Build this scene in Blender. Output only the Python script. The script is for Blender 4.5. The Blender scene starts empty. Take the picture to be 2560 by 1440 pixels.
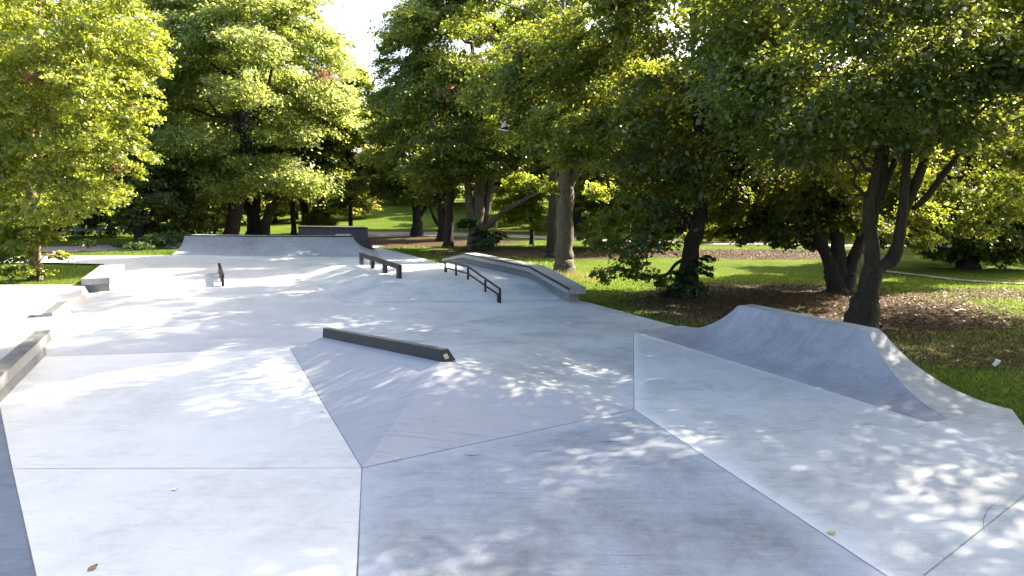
import bpy, bmesh, math, random
import numpy as np
from mathutils import Vector, Matrix

random.seed(7)
RNG = np.random.default_rng(11)
scene = bpy.context.scene
COL = scene.collection
R_ = math.radians

# ------------------------------------------------------------------ camera
CAM_H = 3.3
FPX = 1707.0
PITCH = math.atan(230 / FPX)
cam_d = bpy.data.cameras.new('camera')
cam_d.lens = 24.0
cam_d.sensor_width = 36.0
cam_d.clip_start = 0.05
cam_d.clip_end = 2000
cam = bpy.data.objects.new('camera', cam_d)
COL.objects.link(cam)
cam.location = (0, 0, CAM_H)
cam.rotation_euler = (math.pi / 2 - PITCH, 0, 0)
scene.camera = cam


def ray(u, v):
    x = (u - 1280) / FPX
    y = -(v - 720) / FPX
    c, s = math.cos(PITCH), math.sin(PITCH)
    return Vector((x, c + y * s, -s + y * c))


def G(u, v, z=0.0):
    """ground point (height z) seen at photo pixel u, v"""
    d = ray(u, v)
    t = (z - CAM_H) / d.z
    return Vector((d.x * t, d.y * t, z))


def P(u, v, dist):
    """point at depth dist (metres along +Y) on the sight line of photo pixel u, v"""
    d = ray(u, v)
    t = dist / d.y
    return Vector((d.x * t, dist, CAM_H + d.z * t))


AX = Vector((-0.414, 0.91, 0)).normalized()      # main axis of the park, pointing away
NR = Vector((AX.y, -AX.x, 0))                     # to its right
UP = Vector((0, 0, 1))

# ------------------------------------------------------------------ materials


def new_mat(name):
    m = bpy.data.materials.new(name)
    m.use_nodes = True
    nt = m.node_tree
    nt.nodes.clear()
    out = nt.nodes.new('ShaderNodeOutputMaterial')
    return m, nt, out


class NB:
    """tiny node helper"""

    def __init__(self, nt):
        self.nt = nt

    def n(self, typ, **kw):
        nd = self.nt.nodes.new(typ)
        for k, v in kw.items():
            if k.startswith('i_'):
                nd.inputs[k[2:].replace('_', ' ')].default_value = v
            else:
                setattr(nd, k, v)
        return nd

    def l(self, a, b):
        self.nt.links.new(a, b)

    def noise(self, vec, scale, detail=4, rough=0.55, dist=0.0):
        nd = self.n('ShaderNodeTexNoise')
        nd.inputs['Distortion'].default_value = dist
        nd.inputs['Scale'].default_value = scale
        nd.inputs['Detail'].default_value = detail
        nd.inputs['Roughness'].default_value = rough
        if vec is not None:
            self.l(vec, nd.inputs['Vector'])
        return nd.outputs['Fac']

    def mapping(self, vec, scale=(1, 1, 1), rot=(0, 0, 0), loc=(0, 0, 0)):
        nd = self.n('ShaderNodeMapping')
        nd.inputs['Scale'].default_value = scale
        nd.inputs['Rotation'].default_value = rot
        nd.inputs['Location'].default_value = loc
        self.l(vec, nd.inputs['Vector'])
        return nd.outputs['Vector']

    def ramp(self, fac, stops):
        nd = self.n('ShaderNodeValToRGB')
        els = nd.color_ramp.elements
        while len(els) < len(stops):
            els.new(0.5)
        for e, (p, c) in zip(els, stops):
            e.position = p
            e.color = (c, c, c, 1) if isinstance(c, (int, float)) else (*c, 1)
        self.l(fac, nd.inputs['Fac'])
        return nd.outputs['Color']

    def mix(self, fac, a, b, blend='MIX'):
        nd = self.n('ShaderNodeMix', data_type='RGBA', blend_type=blend)
        for sock, val in ((nd.inputs[0], fac), (nd.inputs[6], a), (nd.inputs[7], b)):
            if hasattr(val, 'is_linked'):
                self.l(val, sock)
            elif isinstance(val, (int, float)):
                sock.default_value = val
            else:
                sock.default_value = (*val, 1)
        return nd.outputs[2]

    def math(self, op, a, b=0.0):
        nd = self.n('ShaderNodeMath', operation=op)
        for sock, val in ((nd.inputs[0], a), (nd.inputs[1], b)):
            if hasattr(val, 'is_linked'):
                self.l(val, sock)
            else:
                sock.default_value = val
        return nd.outputs[0]


def concrete(name, col, dark=0.72, light=1.16, scuff=0.5, stain=0.35, rough=0.72, seed=0.0, streak_rot=0.05, streak=0.14):
    col = (col[0] * 1.02, col[1] * 1.02, col[2] * 0.97)
    m, nt, out = new_mat(name)
    b = NB(nt)
    tc = b.n('ShaderNodeTexCoord').outputs['Object']
    v = b.mapping(tc, loc=(seed * 13.1, seed * 7.7, seed * 3.3))
    blotch = b.noise(v, 0.55, 7, 0.62)
    med = b.noise(v, 2.3, 8, 0.72, 1.4)
    fine = b.noise(v, 38, 4, 0.7)
    st1 = b.noise(b.mapping(v, (1.2, 5, 3), (0, 0, streak_rot)), 2.2, 7, 0.7)
    f = b.math('ADD', b.math('MULTIPLY', blotch, 0.44), b.math('MULTIPLY', med, 0.30))
    f = b.math('ADD', f, b.math('MULTIPLY', st1, streak))
    f = b.math('ADD', f, b.math('MULTIPLY', fine, 0.12))
    dk = tuple(c * dark for c in col)
    lt = tuple(min(0.85, c * light) for c in col)
    base = b.ramp(f, [(0.40, dk), (0.5, col), (0.61, lt)])
    # old water stains: slightly greenish grey blotches
    stn = b.ramp(b.noise(v, 0.9, 5, 0.7), [(0.55, 0.0), (0.75, stain)])
    base = b.mix(stn, base, tuple(c * k for c, k in zip(col, (0.62, 0.66, 0.62))))
    # wheel scuffs: thin arcs and lines in several directions
    acc = None
    for i, (rot, sx, sy, sc, lo) in enumerate(((0.5, 0.5, 16, 1.5, 0.64), (-0.85, 0.45, 18, 1.3, 0.65), (1.35, 0.4, 20, 1.2, 0.66))):
        dist = b.mapping(v, (sx, sy, 1), (0, 0, rot), (i * 5.0, 0, 0))
        k = b.ramp(b.noise(dist, sc, 4, 0.6, 0.3), [(lo - 0.03, 0.0), (lo + 0.05, scuff)])
        acc = k if acc is None else b.mix(1.0, acc, k, 'ADD')
    base = b.mix(acc, base, tuple(c * 0.58 for c in col))
    # pin marks, specks
    spk = b.ramp(b.noise(v, 17, 2, 0.5), [(0.72, 0.0), (0.76, 0.5)])
    base = b.mix(spk, base, tuple(c * 0.5 for c in col))
    # trowel burnish: pale patches
    burn = b.ramp(b.noise(b.mapping(v, (1, 3.5, 1), (0, 0, -0.4)), 1.1, 6, 0.7), [(0.55, 0.0), (0.72, 0.3)])
    base = b.mix(burn, base, lt)
    mg = b.n('ShaderNodeAttribute', attribute_name='margin').outputs['Fac']
    mgf = b.math('MULTIPLY', mg, b.math('ADD', 0.15, b.math('MULTIPLY', med, 1.1)))
    base = b.mix(mgf, base, tuple(min(.85, c * 1.42) for c in col))
    p = b.n('ShaderNodeBsdfPrincipled')
    b.l(base, p.inputs['Base Color'])
    rr = b.ramp(med, [(0.3, rough - 0.14), (0.7, rough + 0.12)])
    b.l(rr, p.inputs['Roughness'])
    p.inputs['Specular IOR Level'].default_value = 0.35
    bp = b.n('ShaderNodeBump')
    bp.inputs['Strength'].default_value = 0.18
    bp.inputs['Distance'].default_value = 0.02
    b.l(b.math('ADD', b.math('MULTIPLY', fine, 0.4), med), bp.inputs['Height'])
    b.l(bp.outputs[0], p.inputs['Normal'])
    b.l(p.outputs[0], out.inputs[0])
    return m


def plain(name, col, rough=0.6, metal=0.0, var=0.25, scale=6.0, spec=0.4, bump=0.1, chips=None):
    m, nt, out = new_mat(name)
    b = NB(nt)
    tc = b.n('ShaderNodeTexCoord').outputs['Object']
    n1 = b.noise(tc, scale, 6, 0.65)
    base = b.ramp(n1, [(0.3, tuple(c * (1 - var) for c in col)), (0.7, tuple(min(1, c * (1 + var)) for c in col))])
    if chips:
        k = b.ramp(b.noise(tc, scale * 5, 4, 0.75), [(0.58, 0.0), (0.68, 0.75)])
        base = b.mix(k, base, chips)
    p = b.n('ShaderNodeBsdfPrincipled')
    b.l(base, p.inputs['Base Color'])
    p.inputs['Roughness'].default_value = rough
    p.inputs['Metallic'].default_value = metal
    p.inputs['Specular IOR Level'].default_value = spec
    bp = b.n('ShaderNodeBump')
    bp.inputs['Strength'].default_value = bump
    bp.inputs['Distance'].default_value = 0.02
    b.l(b.noise(tc, scale * 8, 4, 0.6), bp.inputs['Height'])
    b.l(bp.outputs[0], p.inputs['Normal'])
    b.l(p.outputs[0], out.inputs[0])
    return m


def bark(name, col, col2):
    m, nt, out = new_mat(name)
    b = NB(nt)
    tc = b.n('ShaderNodeTexCoord').outputs['Object']
    v = b.mapping(tc, (1, 1, 0.22))
    n1 = b.noise(v, 14, 6, 0.7)
    n2 = b.noise(tc, 1.7, 5, 0.6)
    n3 = b.noise(tc, 9, 4, 0.6)
    base = b.ramp(n1, [(0.3, tuple(c * 0.45 for c in col)), (0.55, col), (0.75, col2)])
    lich = b.ramp(n3, [(0.6, 0.0), (0.68, 0.55)])
    base = b.mix(lich, base, tuple(min(1, c * 1.8) for c in col2))
    moss = b.ramp(n2, [(0.52, 0.0), (0.7, 0.6)])
    base = b.mix(moss, base, (0.035, 0.042, 0.016))
    p = b.n('ShaderNodeBsdfPrincipled')
    b.l(base, p.inputs['Base Color'])
    p.inputs['Roughness'].default_value = 0.9
    bp = b.n('ShaderNodeBump')
    bp.inputs['Strength'].default_value = 0.9
    bp.inputs['Distance'].default_value = 0.04
    b.l(n1, bp.inputs['Height'])
    b.l(bp.outputs[0], p.inputs['Normal'])
    b.l(p.outputs[0], out.inputs[0])
    return m


def leafmat(name, stops, trans, tfac=0.5, rough=0.42, spec=0.45, rare=None):
    """stops: colours from dark to pale leaves (reflected); trans: light passing through"""
    m, nt, out = new_mat(name)
    b = NB(nt)
    geo = b.n('ShaderNodeNewGeometry')
    rnd = geo.outputs['Random Per Island']
    tc = b.n('ShaderNodeTexCoord').outputs['Object']
    patch = b.noise(tc, 0.45, 3, 0.6)
    f = b.math('ADD', b.math('MULTIPLY', rnd, 0.6), b.math('MULTIPLY', b.math('SUBTRACT', patch, 0.3), 1.0))
    base = b.ramp(f, [(0.15, stops[0]), (0.5, stops[1]), (0.9, stops[2])])
    tcol = b.ramp(f, [(0.15, tuple(c * 0.7 for c in trans)), (0.6, trans), (0.95, tuple(min(0.9, c * 1.35) for c in trans))])
    if rare is not None:
        k = b.ramp(b.math('FRACT', b.math('MULTIPLY', rnd, 37.0)), [(0.955, 0.0), (0.96, 1.0)])
        base = b.mix(k, base, rare)
        tcol = b.mix(k, tcol, tuple(min(0.9, c * 1.5) for c in rare))
    p = b.n('ShaderNodeBsdfPrincipled')
    b.l(base, p.inputs['Base Color'])
    p.inputs['Roughness'].default_value = rough
    p.inputs['Specular IOR Level'].default_value = spec
    t = b.n('ShaderNodeBsdfTranslucent')
    b.l(tcol, t.inputs['Color'])
    mx = b.n('ShaderNodeMixShader')
    mx.inputs[0].default_value = tfac
    b.l(p.outputs[0], mx.inputs[1])
    b.l(t.outputs[0], mx.inputs[2])
    b.l(mx.outputs[0], out.inputs[0])
    return m


M = {}
M['slab_mid'] = concrete('concrete_mid', (0.42, 0.435, 0.455), seed=1)
M['slab_light'] = concrete('concrete_light', (0.545, 0.545, 0.55), dark=0.82, light=1.09, scuff=0.3, stain=0.2, seed=2)
M['slab_blue'] = concrete('concrete_blue_grey', (0.255, 0.275, 0.315), dark=0.62, light=1.34, scuff=0.5, stain=0.3, seed=3)
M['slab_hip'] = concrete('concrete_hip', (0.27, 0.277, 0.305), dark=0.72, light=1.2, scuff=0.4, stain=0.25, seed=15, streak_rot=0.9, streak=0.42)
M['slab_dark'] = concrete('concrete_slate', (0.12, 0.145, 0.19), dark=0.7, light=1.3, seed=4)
M['slab_bank'] = concrete('concrete_pale_grey', (0.385, 0.39, 0.425), dark=0.84, light=1.12, scuff=0.3, seed=5, stain=0.2)
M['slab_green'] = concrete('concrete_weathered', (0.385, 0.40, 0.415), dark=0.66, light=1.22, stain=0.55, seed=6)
M['ramp'] = concrete('concrete_ramp', (0.285, 0.285, 0.325), dark=0.7, light=1.3, stain=0.3, seed=7, streak_rot=1.2)
M['ramp_pale'] = concrete('concrete_ramp_pale', (0.26, 0.27, 0.30), dark=0.7, light=1.25, stain=0.25, seed=8, streak_rot=1.3)
M['ramp_shaded'] = concrete('concrete_ramp_shaded', (0.055, 0.054, 0.058), dark=0.75, light=1.2, stain=0.2, seed=9)  # shade on the far ramp block is put into this near-black base colour
M['ledge'] = concrete('concrete_ledge', (0.27, 0.268, 0.275), dark=0.6, light=1.15, stain=0.6, scuff=0.5, seed=10)
M['ledge_wall'] = concrete('concrete_ledge_wall', (0.21, 0.212, 0.225), dark=0.7, light=1.2, stain=0.5, seed=11)
M['deck_strip'] = concrete('concrete_deck_mossy', (0.35, 0.355, 0.365), dark=0.6, light=1.2, stain=0.7, seed=12)
M['pavement'] = concrete('concrete_pavement_warm', (0.38, 0.365, 0.36), dark=0.8, light=1.12, seed=13)
M['steel_black'] = plain('black_painted_steel', (0.018, 0.02, 0.024), 0.42, 0.6, 0.5, 8, 0.5, 0.05)
M['steel_edge'] = plain('worn_steel_edge', (0.028, 0.029, 0.033), 0.5, 0.4, 0.5, 7)
M['steel_top'] = plain('ground_steel_top', (0.20, 0.20, 0.21), 0.35, 0.8, 0.5, 9)
M['granite'] = plain('black_granite', (0.022, 0.023, 0.026), 0.55, 0, 0.4, 5, 0.4, 0.2, chips=(0.09, 0.09, 0.095))
M['joint'] = plain('joint_gap', (0.14, 0.14, 0.145), 0.9, 0, 0.4, 3)
M['joint_pale'] = plain('joint_filler_pale', (0.50, 0.50, 0.52), 0.9, 0, 0.2, 3)
M['sticker'] = plain('faded_yellow_sticker', (0.55, 0.53, 0.28), 0.6, 0, 0.15, 60)
M['ink'] = plain('faded_ink', (0.28, 0.27, 0.15), 0.8, 0, 0.1, 30)
M['wood_green'] = plain('weathered_green_wood', (0.40, 0.46, 0.42), 0.7, 0, 0.4, 9)
M['concrete_leg'] = plain('bench_concrete', (0.22, 0.19, 0.17), 0.9, 0, 0.3, 6)
M['paper'] = plain('white_paper', (0.8, 0.8, 0.8), 0.8, 0, 0.05, 20)
M['shoe_black'] = plain('black_canvas', (0.012, 0.012, 0.016), 0.8, 0, 0.2, 30)
M['shoe_white'] = plain('white_rubber', (0.75, 0.72, 0.70), 0.6, 0, 0.1, 30)
M['shoe_grey'] = plain('pale_grey_canvas', (0.55, 0.52, 0.50), 0.8, 0, 0.2, 30)
M['post_wood'] = plain('pale_post_wood', (0.45, 0.30, 0.12), 0.8, 0, 0.2, 10)
M['leaf_brown'] = plain('dry_leaf', (0.26, 0.15, 0.07), 0.7, 0, 0.4, 40)
M['leaf_yellow'] = plain('yellow_leaf', (0.55, 0.40, 0.08), 0.6, 0, 0.3, 40)
M['leaf_orange'] = plain('orange_leaf', (0.55, 0.22, 0.05), 0.6, 0, 0.3, 40)
M['leaf_tan'] = plain('tan_leaf', (0.60, 0.46, 0.32), 0.7, 0, 0.2, 40)

M['bark_dark'] = bark('bark_dark', (0.018, 0.014, 0.011), (0.038, 0.032, 0.026))
M['bark_brown'] = bark('bark_brown', (0.095, 0.075, 0.058), (0.17, 0.145, 0.12))
M['bark_mossy'] = bark('bark_mossy', (0.028, 0.020, 0.011), (0.052, 0.040, 0.024))
M['bark_light'] = bark('bark_ruddy', (0.20, 0.14, 0.10), (0.30, 0.23, 0.18))

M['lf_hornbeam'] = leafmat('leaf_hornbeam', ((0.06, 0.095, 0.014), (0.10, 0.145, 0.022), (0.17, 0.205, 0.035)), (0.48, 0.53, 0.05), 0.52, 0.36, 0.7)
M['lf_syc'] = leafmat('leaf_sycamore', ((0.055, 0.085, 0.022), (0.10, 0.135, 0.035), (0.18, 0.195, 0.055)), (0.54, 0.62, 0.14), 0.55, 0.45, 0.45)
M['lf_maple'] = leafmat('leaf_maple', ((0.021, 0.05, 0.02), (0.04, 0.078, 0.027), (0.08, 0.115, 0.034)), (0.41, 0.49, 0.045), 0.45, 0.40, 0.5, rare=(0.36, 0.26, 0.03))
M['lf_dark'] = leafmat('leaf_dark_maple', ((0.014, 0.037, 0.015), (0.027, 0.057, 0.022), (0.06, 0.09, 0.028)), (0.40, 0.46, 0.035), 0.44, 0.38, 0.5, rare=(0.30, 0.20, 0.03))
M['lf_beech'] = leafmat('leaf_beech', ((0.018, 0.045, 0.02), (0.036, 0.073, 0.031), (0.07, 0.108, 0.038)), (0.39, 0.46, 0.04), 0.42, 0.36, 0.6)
M['lf_back'] = leafmat('leaf_background', ((0.025, 0.045, 0.016), (0.045, 0.065, 0.022), (0.09, 0.11, 0.03)), (0.48, 0.46, 0.06), 0.5, 0.5, 0.4)
M['lf_bush'] = leafmat('leaf_bush', ((0.06, 0.10, 0.015), (0.10, 0.15, 0.02), (0.16, 0.2, 0.03)), (0.42, 0.5, 0.05), 0.55, 0.45, 0.4)
M['lf_ivy'] = leafmat('leaf_ivy', ((0.018, 0.045, 0.016), (0.035, 0.07, 0.022), (0.06, 0.10, 0.03)), (0.18, 0.26, 0.04), 0.35, 0.4, 0.5)
M['lf_dead'] = leafmat('leaf_dead', ((0.08, 0.045, 0.025), (0.14, 0.08, 0.045), (0.22, 0.13, 0.07)), (0.30, 0.17, 0.08), 0.35, 0.6, 0.3)
M['litter'] = leafmat('leaf_litter', ((0.03, 0.018, 0.010), (0.06, 0.034, 0.018), (0.15, 0.09, 0.04)), (0.14, 0.08, 0.03), 0.2, 0.6, 0.3)
M['blades'] = leafmat('grass_blades', ((0.035, 0.075, 0.012), (0.06, 0.11, 0.018), (0.11, 0.15, 0.03)), (0.26, 0.38, 0.04), 0.45, 0.5, 0.35)
M['straw'] = leafmat('dry_grass', ((0.10, 0.12, 0.035), (0.16, 0.16, 0.06), (0.28, 0.25, 0.11)), (0.38, 0.38, 0.12), 0.45, 0.5, 0.35)

# ------------------------------------------------------------------ mesh helpers


class MB:
    def __init__(self):
        self.v, self.f, self.mi = [], [], []
        self.edge = {}

    def add(self, verts, faces, mi=0):
        o = len(self.v)
        self.v += [tuple(p) for p in verts]
        self.f += [tuple(i + o for i in fc) for fc in faces]
        self.mi += [mi] * len(faces)
        return self

    def poly(self, pts, mi=0):
        return self.add(pts, [tuple(range(len(pts)))], mi)

    def hexa(self, b4, t4, mi=0):
        return self.add(list(b4) + list(t4), [(3, 2, 1, 0), (4, 5, 6, 7), (0, 1, 5, 4), (1, 2, 6, 5), (2, 3, 7, 6), (3, 0, 4, 7)], mi)

    def box(self, c, ax, ay, az, mi=0):
        """box with base centre c, half vectors ax, ay, full height vector az"""
        c, ax, ay, az = map(Vector, (c, ax, ay, az))
        b = [c - ax - ay, c + ax - ay, c + ax + ay, c - ax + ay]
        return self.hexa(b, [p + az for p in b], mi)

    def beam(self, a, b, w, h, mi=0, up=UP):
        """rectangular bar from a to b; top centre line follows a-b, width w, depth h downwards"""
        a, b = Vector(a), Vector(b)
        s = (b - a).cross(up).normalized() * (w / 2)
        d = Vector((0, 0, -h)) if up == UP else -up * h
        return self.hexa([a - s + d, a + s + d, b + s + d, b - s + d], [a - s, a + s, b + s, b - s], mi)

    def tube(self, pts, rads, n=10, mi=0, cap=True):
        pts = [Vector(p) for p in pts]
        rings = []
        prev = None
        for i, p in enumerate(pts):
            t = (pts[min(i + 1, len(pts) - 1)] - pts[max(i - 1, 0)]).normalized()
            ref = prev if prev is not None else (Vector((1, 0, 0)) if abs(t.x) < 0.9 else Vector((0, 1, 0)))
            s = (ref - t * ref.dot(t)).normalized()
            prev = s
            w = t.cross(s)
            r = rads[i] if hasattr(rads, '__len__') else rads
            rings.append([p + (s * math.cos(2 * math.pi * k / n) + w * math.sin(2 * math.pi * k / n)) * r for k in range(n)])
        vs = [q for rg in rings for q in rg]
        fs = []
        for i in range(len(rings) - 1):
            for k in range(n):
                k2 = (k + 1) % n
                fs.append((i * n + k, i * n + k2, (i + 1) * n + k2, (i + 1) * n + k))
        if cap:
            fs.append(tuple(range(n - 1, -1, -1)))
            fs.append(tuple((len(rings) - 1) * n + k for k in range(n)))
        return self.add(vs, fs, mi)

    def build(self, name, mats, parent=None, smooth=False, bevel=0.0):
        me = bpy.data.meshes.new(name)
        off = Vector((0, 0, 0))
        if parent is not None:
            off = world_of(parent)
        me.from_pydata([tuple(Vector(p) - off) for p in self.v], [], self.f)
        if not isinstance(mats, (list, tuple)):
            mats = [mats]
        for m in mats:
            me.materials.append(m)
        me.polygons.foreach_set('material_index', self.mi)
        if smooth:
            me.polygons.foreach_set('use_smooth', [True] * len(me.polygons))
        if self.edge:
            at_ = me.attributes.new('margin', 'FLOAT', 'POINT')
            at_.data.foreach_set('value', [self.edge.get(i, 0.0) for i in range(len(self.v))])
        bm = bmesh.new()
        bm.from_mesh(me)
        bmesh.ops.recalc_face_normals(bm, faces=bm.faces)
        bm.to_mesh(me)
        bm.free()
        me.update()
        o = bpy.data.objects.new(name, me)
        COL.objects.link(o)
        if parent is not None:
            o.parent = parent
        if bevel > 0:
            md = o.modifiers.new('bevel', 'BEVEL')
            md.width = bevel
            md.segments = 2
            md.limit_method = 'ANGLE'
            md.angle_limit = R_(35)
        return o


def world_of(o):
    w = Vector((0, 0, 0))
    while o is not None:
        w = w + Vector(o.location)
        o = o.parent
    return w


def tag(o, label=None, cat=None, group=None, kind=None):
    if label:
        o['label'] = label
    if cat:
        o['category'] = cat
    if group:
        o['group'] = group
    if kind:
        o['kind'] = kind
    return o


def thing(name, loc, label, cat, group=None):
    o = bpy.data.objects.new(name, None)
    COL.objects.link(o)
    o.location = loc
    o.empty_display_size = 0.2
    return tag(o, label, cat, group)


def fast_mesh(name, co, nper, mats, parent=None, mat_idx=None, smooth=False):
    """co: (N*nper,3) array, N separate polygons of nper corners"""
    off = np.array(world_of(parent)) if parent is not None else np.zeros(3)
    co = np.ascontiguousarray((co - off).astype(np.float32))
    nv = len(co)
    nf = nv // nper
    me = bpy.data.meshes.new(name)
    me.vertices.add(nv)
    me.vertices.foreach_set('co', co.ravel())
    me.loops.add(nv)
    me.loops.foreach_set('vertex_index', np.arange(nv, dtype=np.int32))
    me.polygons.add(nf)
    me.polygons.foreach_set('loop_start', np.arange(0, nv, nper, dtype=np.int32))
    me.polygons.foreach_set('loop_total', np.full(nf, nper, dtype=np.int32))
    if not isinstance(mats, (list, tuple)):
        mats = [mats]
    for m in mats:
        me.materials.append(m)
    if mat_idx is not None:
        me.polygons.foreach_set('material_index', mat_idx.astype(np.int32))
    me.update(calc_edges=True)
    o = bpy.data.objects.new(name, me)
    COL.objects.link(o)
    if parent is not None:
        o.parent = parent
    return o


def leaves_at(pos, size, up=0.75, out=None, jitter=0.55, aspect=0.62, droop=0.25):
    """rhombic folded leaves at pos (N,3); returns (N*4,3)"""
    n = len(pos)
    nrm = RNG.normal(size=(n, 3)) * jitter
    nrm[:, 2] += up
    if out is not None:
        nrm += out * 0.35
    nrm /= np.linalg.norm(nrm, axis=1)[:, None] + 1e-9
    d = RNG.normal(size=(n, 3))
    if out is not None:
        d += out * 0.9
    d[:, 2] -= droop
    d -= nrm * np.sum(d * nrm, axis=1)[:, None]
    d /= np.linalg.norm(d, axis=1)[:, None] + 1e-9
    s = np.cross(nrm, d)
    sz = (size * np.clip(RNG.lognormal(-0.06, 0.34, n), 0.4, 1.9))[:, None]
    fold = nrm * sz * 0.12
    a = pos - d * sz * 0.5
    tip = pos + d * sz * 0.5 - nrm * sz * 0.1
    mid = pos - d * sz * 0.04
    l = mid + s * sz * aspect * 0.5 + fold
    r = mid - s * sz * aspect * 0.5 + fold
    q = np.stack([a, r, tip, l], axis=1)
    return q.reshape(-1, 3)


# ------------------------------------------------------------------ world and sun
SUN_AZ = R_(56)        # from +Y towards +X
SUN_EL = R_(38)
sunv = Vector((math.sin(SUN_AZ) * math.cos(SUN_EL), math.cos(SUN_AZ) * math.cos(SUN_EL), math.sin(SUN_EL)))
w = bpy.data.worlds.new('World')
scene.world = w
w.use_nodes = True
nt = w.node_tree
nt.nodes.clear()
wo = nt.nodes.new('ShaderNodeOutputWorld')
bg = nt.nodes.new('ShaderNodeBackground')
sky = nt.nodes.new('ShaderNodeTexSky')
sky.sky_type = 'NISHITA'
sky.sun_disc = False
sky.sun_elevation = SUN_EL
sky.sun_rotation = SUN_AZ
sky.air_density = 1.0
sky.dust_density = 5.0
sky.ozone_density = 1.0
bg.inputs['Strength'].default_value = 0.105
nt.links.new(sky.outputs[0], bg.inputs[0])
nt.links.new(bg.outputs[0], wo.inputs[0])

sl = bpy.data.lights.new('sun', 'SUN')
sl.energy = 5.0
sl.angle = R_(0.55)
sl.color = (1.0, 0.89, 0.73)
so = bpy.data.objects.new('sun', sl)
COL.objects.link(so)
so.location = sunv * 60
so.rotation_euler = sunv.to_track_quat('Z', 'Y').to_euler()

# ------------------------------------------------------------------ terrain
LITTER = [  # x, y, rx, ry, strength
    (9.3, 21.0, 5.6, 5.6, 1.0), (-7.0, 50, 8, 5, 1.0), (2.5, 41.0, 8, 4.0, 1.0), (14.5, 40, 8, 3.2, 1.0),
    (11.0, 15.2, 5.5, 2.6, 0.7), (-17, 45, 5, 3.5, 0.7), (-14, 56, 10, 5, 0.6), (17.0, 23.5, 4, 1.6, 0.7),
]


def terrain_z(x, y):
    z = -0.05 + 0.03 * np.sin(x * 0.7 + 1.3) * np.cos(y * 0.53) - 0.03
    far = np.clip((y - 62) / 60.0, 0, 1)
    z = z + far * far * (3 - 2 * far) * (2.6 * np.exp(-((x + 12) / 40.0) ** 2) + 0.2)
    # gentle rise of the lawn to the right of the park
    return z


xs = np.concatenate([np.linspace(-900, -70, 16), np.arange(-66, 66.1, 0.75), np.linspace(70, 900, 16)])
ys = np.concatenate([np.linspace(-300, -12, 8), np.arange(-9, 110, 0.75), np.linspace(114, 900, 24)])
X, Y = np.meshgrid(xs, ys)
Z = terrain_z(X, Y)
nx, ny = len(xs), len(ys)
tv = np.stack([X.ravel(), Y.ravel(), Z.ravel()], axis=1)
tf = []
for j in range(ny - 1):
    for i in range(nx - 1):
        a = j * nx + i
        tf.append((a, a + 1, a + nx + 1, a + nx))
me = bpy.data.meshes.new('lawn')
me.from_pydata(tv.tolist(), [], tf)
lit = np.zeros(len(tv))
for (cx, cy, rx, ry, s) in LITTER:
    d = ((tv[:, 0] - cx) / rx) ** 2 + ((tv[:, 1] - cy) / ry) ** 2
    lit = np.maximum(lit, s * np.clip(1.5 - d, 0, 1))
at = me.attributes.new('litter', 'FLOAT', 'POINT')
at.data.foreach_set('value', lit.astype(np.float32))
me.polygons.foreach_set('use_smooth', [True] * len(me.polygons))
m, ntm, out = new_mat('lawn_grass')
b = NB(ntm)
tc = b.n('ShaderNodeTexCoord').outputs['Object']
g1 = b.noise(tc, 0.35, 5, 0.6)
g2 = b.noise(tc, 3.2, 6, 0.7)
g3 = b.noise(b.mapping(tc, (1, 0.6, 1)), 30, 5, 0.75)
gf = b.math('ADD', b.math('MULTIPLY', g1, 0.4), b.math('MULTIPLY', g2, 0.25))
gf = b.math('ADD', gf, b.math('MULTIPLY', g3, 0.35))
grass = b.ramp(gf, [(0.32, (0.026, 0.05, 0.007)), (0.5, (0.065, 0.10, 0.012)), (0.68, (0.125, 0.15, 0.022))])
soil = b.ramp(b.math('ADD', b.math('MULTIPLY', g3, 0.6), b.math('MULTIPLY', g2, 0.4)),
              [(0.3, (0.032, 0.023, 0.016)), (0.52, (0.068, 0.048, 0.033)), (0.74, (0.13, 0.092, 0.062))])
an = b.n('ShaderNodeAttribute', attribute_name='litter')
lf = b.math('ADD', an.outputs['Fac'], b.math('MULTIPLY', b.math('SUBTRACT', g2, 0.5), 1.3))
lf = b.math('ADD', lf, b.math('MULTIPLY', b.math('SUBTRACT', g3, 0.5), 0.8))
lfac = b.ramp(lf, [(0.38, 0.0), (0.62, 1.0)])
colr = b.mix(lfac, grass, soil)
p = b.n('ShaderNodeBsdfPrincipled')
b.l(colr, p.inputs['Base Color'])
p.inputs['Roughness'].default_value = 0.95
p.inputs['Specular IOR Level'].default_value = 0.03
bp = b.n('ShaderNodeBump')
bp.inputs['Strength'].default_value = 0.8
bp.inputs['Distance'].default_value = 0.06
b.l(g3, bp.inputs['Height'])
b.l(bp.outputs[0], p.inputs['Normal'])
b.l(p.outputs[0], out.inputs[0])
me.materials.append(m)
lawn = bpy.data.objects.new('lawn', me)
COL.objects.link(lawn)
tag(lawn, kind='structure')

# gravel paths
m, ntm, out = new_mat('gravel_path')
b = NB(ntm)
tc = b.n('ShaderNodeTexCoord').outputs['Object']
gg = b.math('ADD', b.math('MULTIPLY', b.noise(tc, 0.8, 5), 0.5), b.math('MULTIPLY', b.noise(tc, 25, 4, 0.8), 0.5))
p = b.n('ShaderNodeBsdfPrincipled')
b.l(b.ramp(gg, [(0.3, (0.15, 0.115, 0.10)), (0.55, (0.25, 0.20, 0.18)), (0.7, (0.34, 0.29, 0.26))]), p.inputs['Base Color'])
p.inputs['Roughness'].default_value = 0.95
b.l(p.outputs[0], out.inputs[0])
M['gravel'] = m


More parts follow.
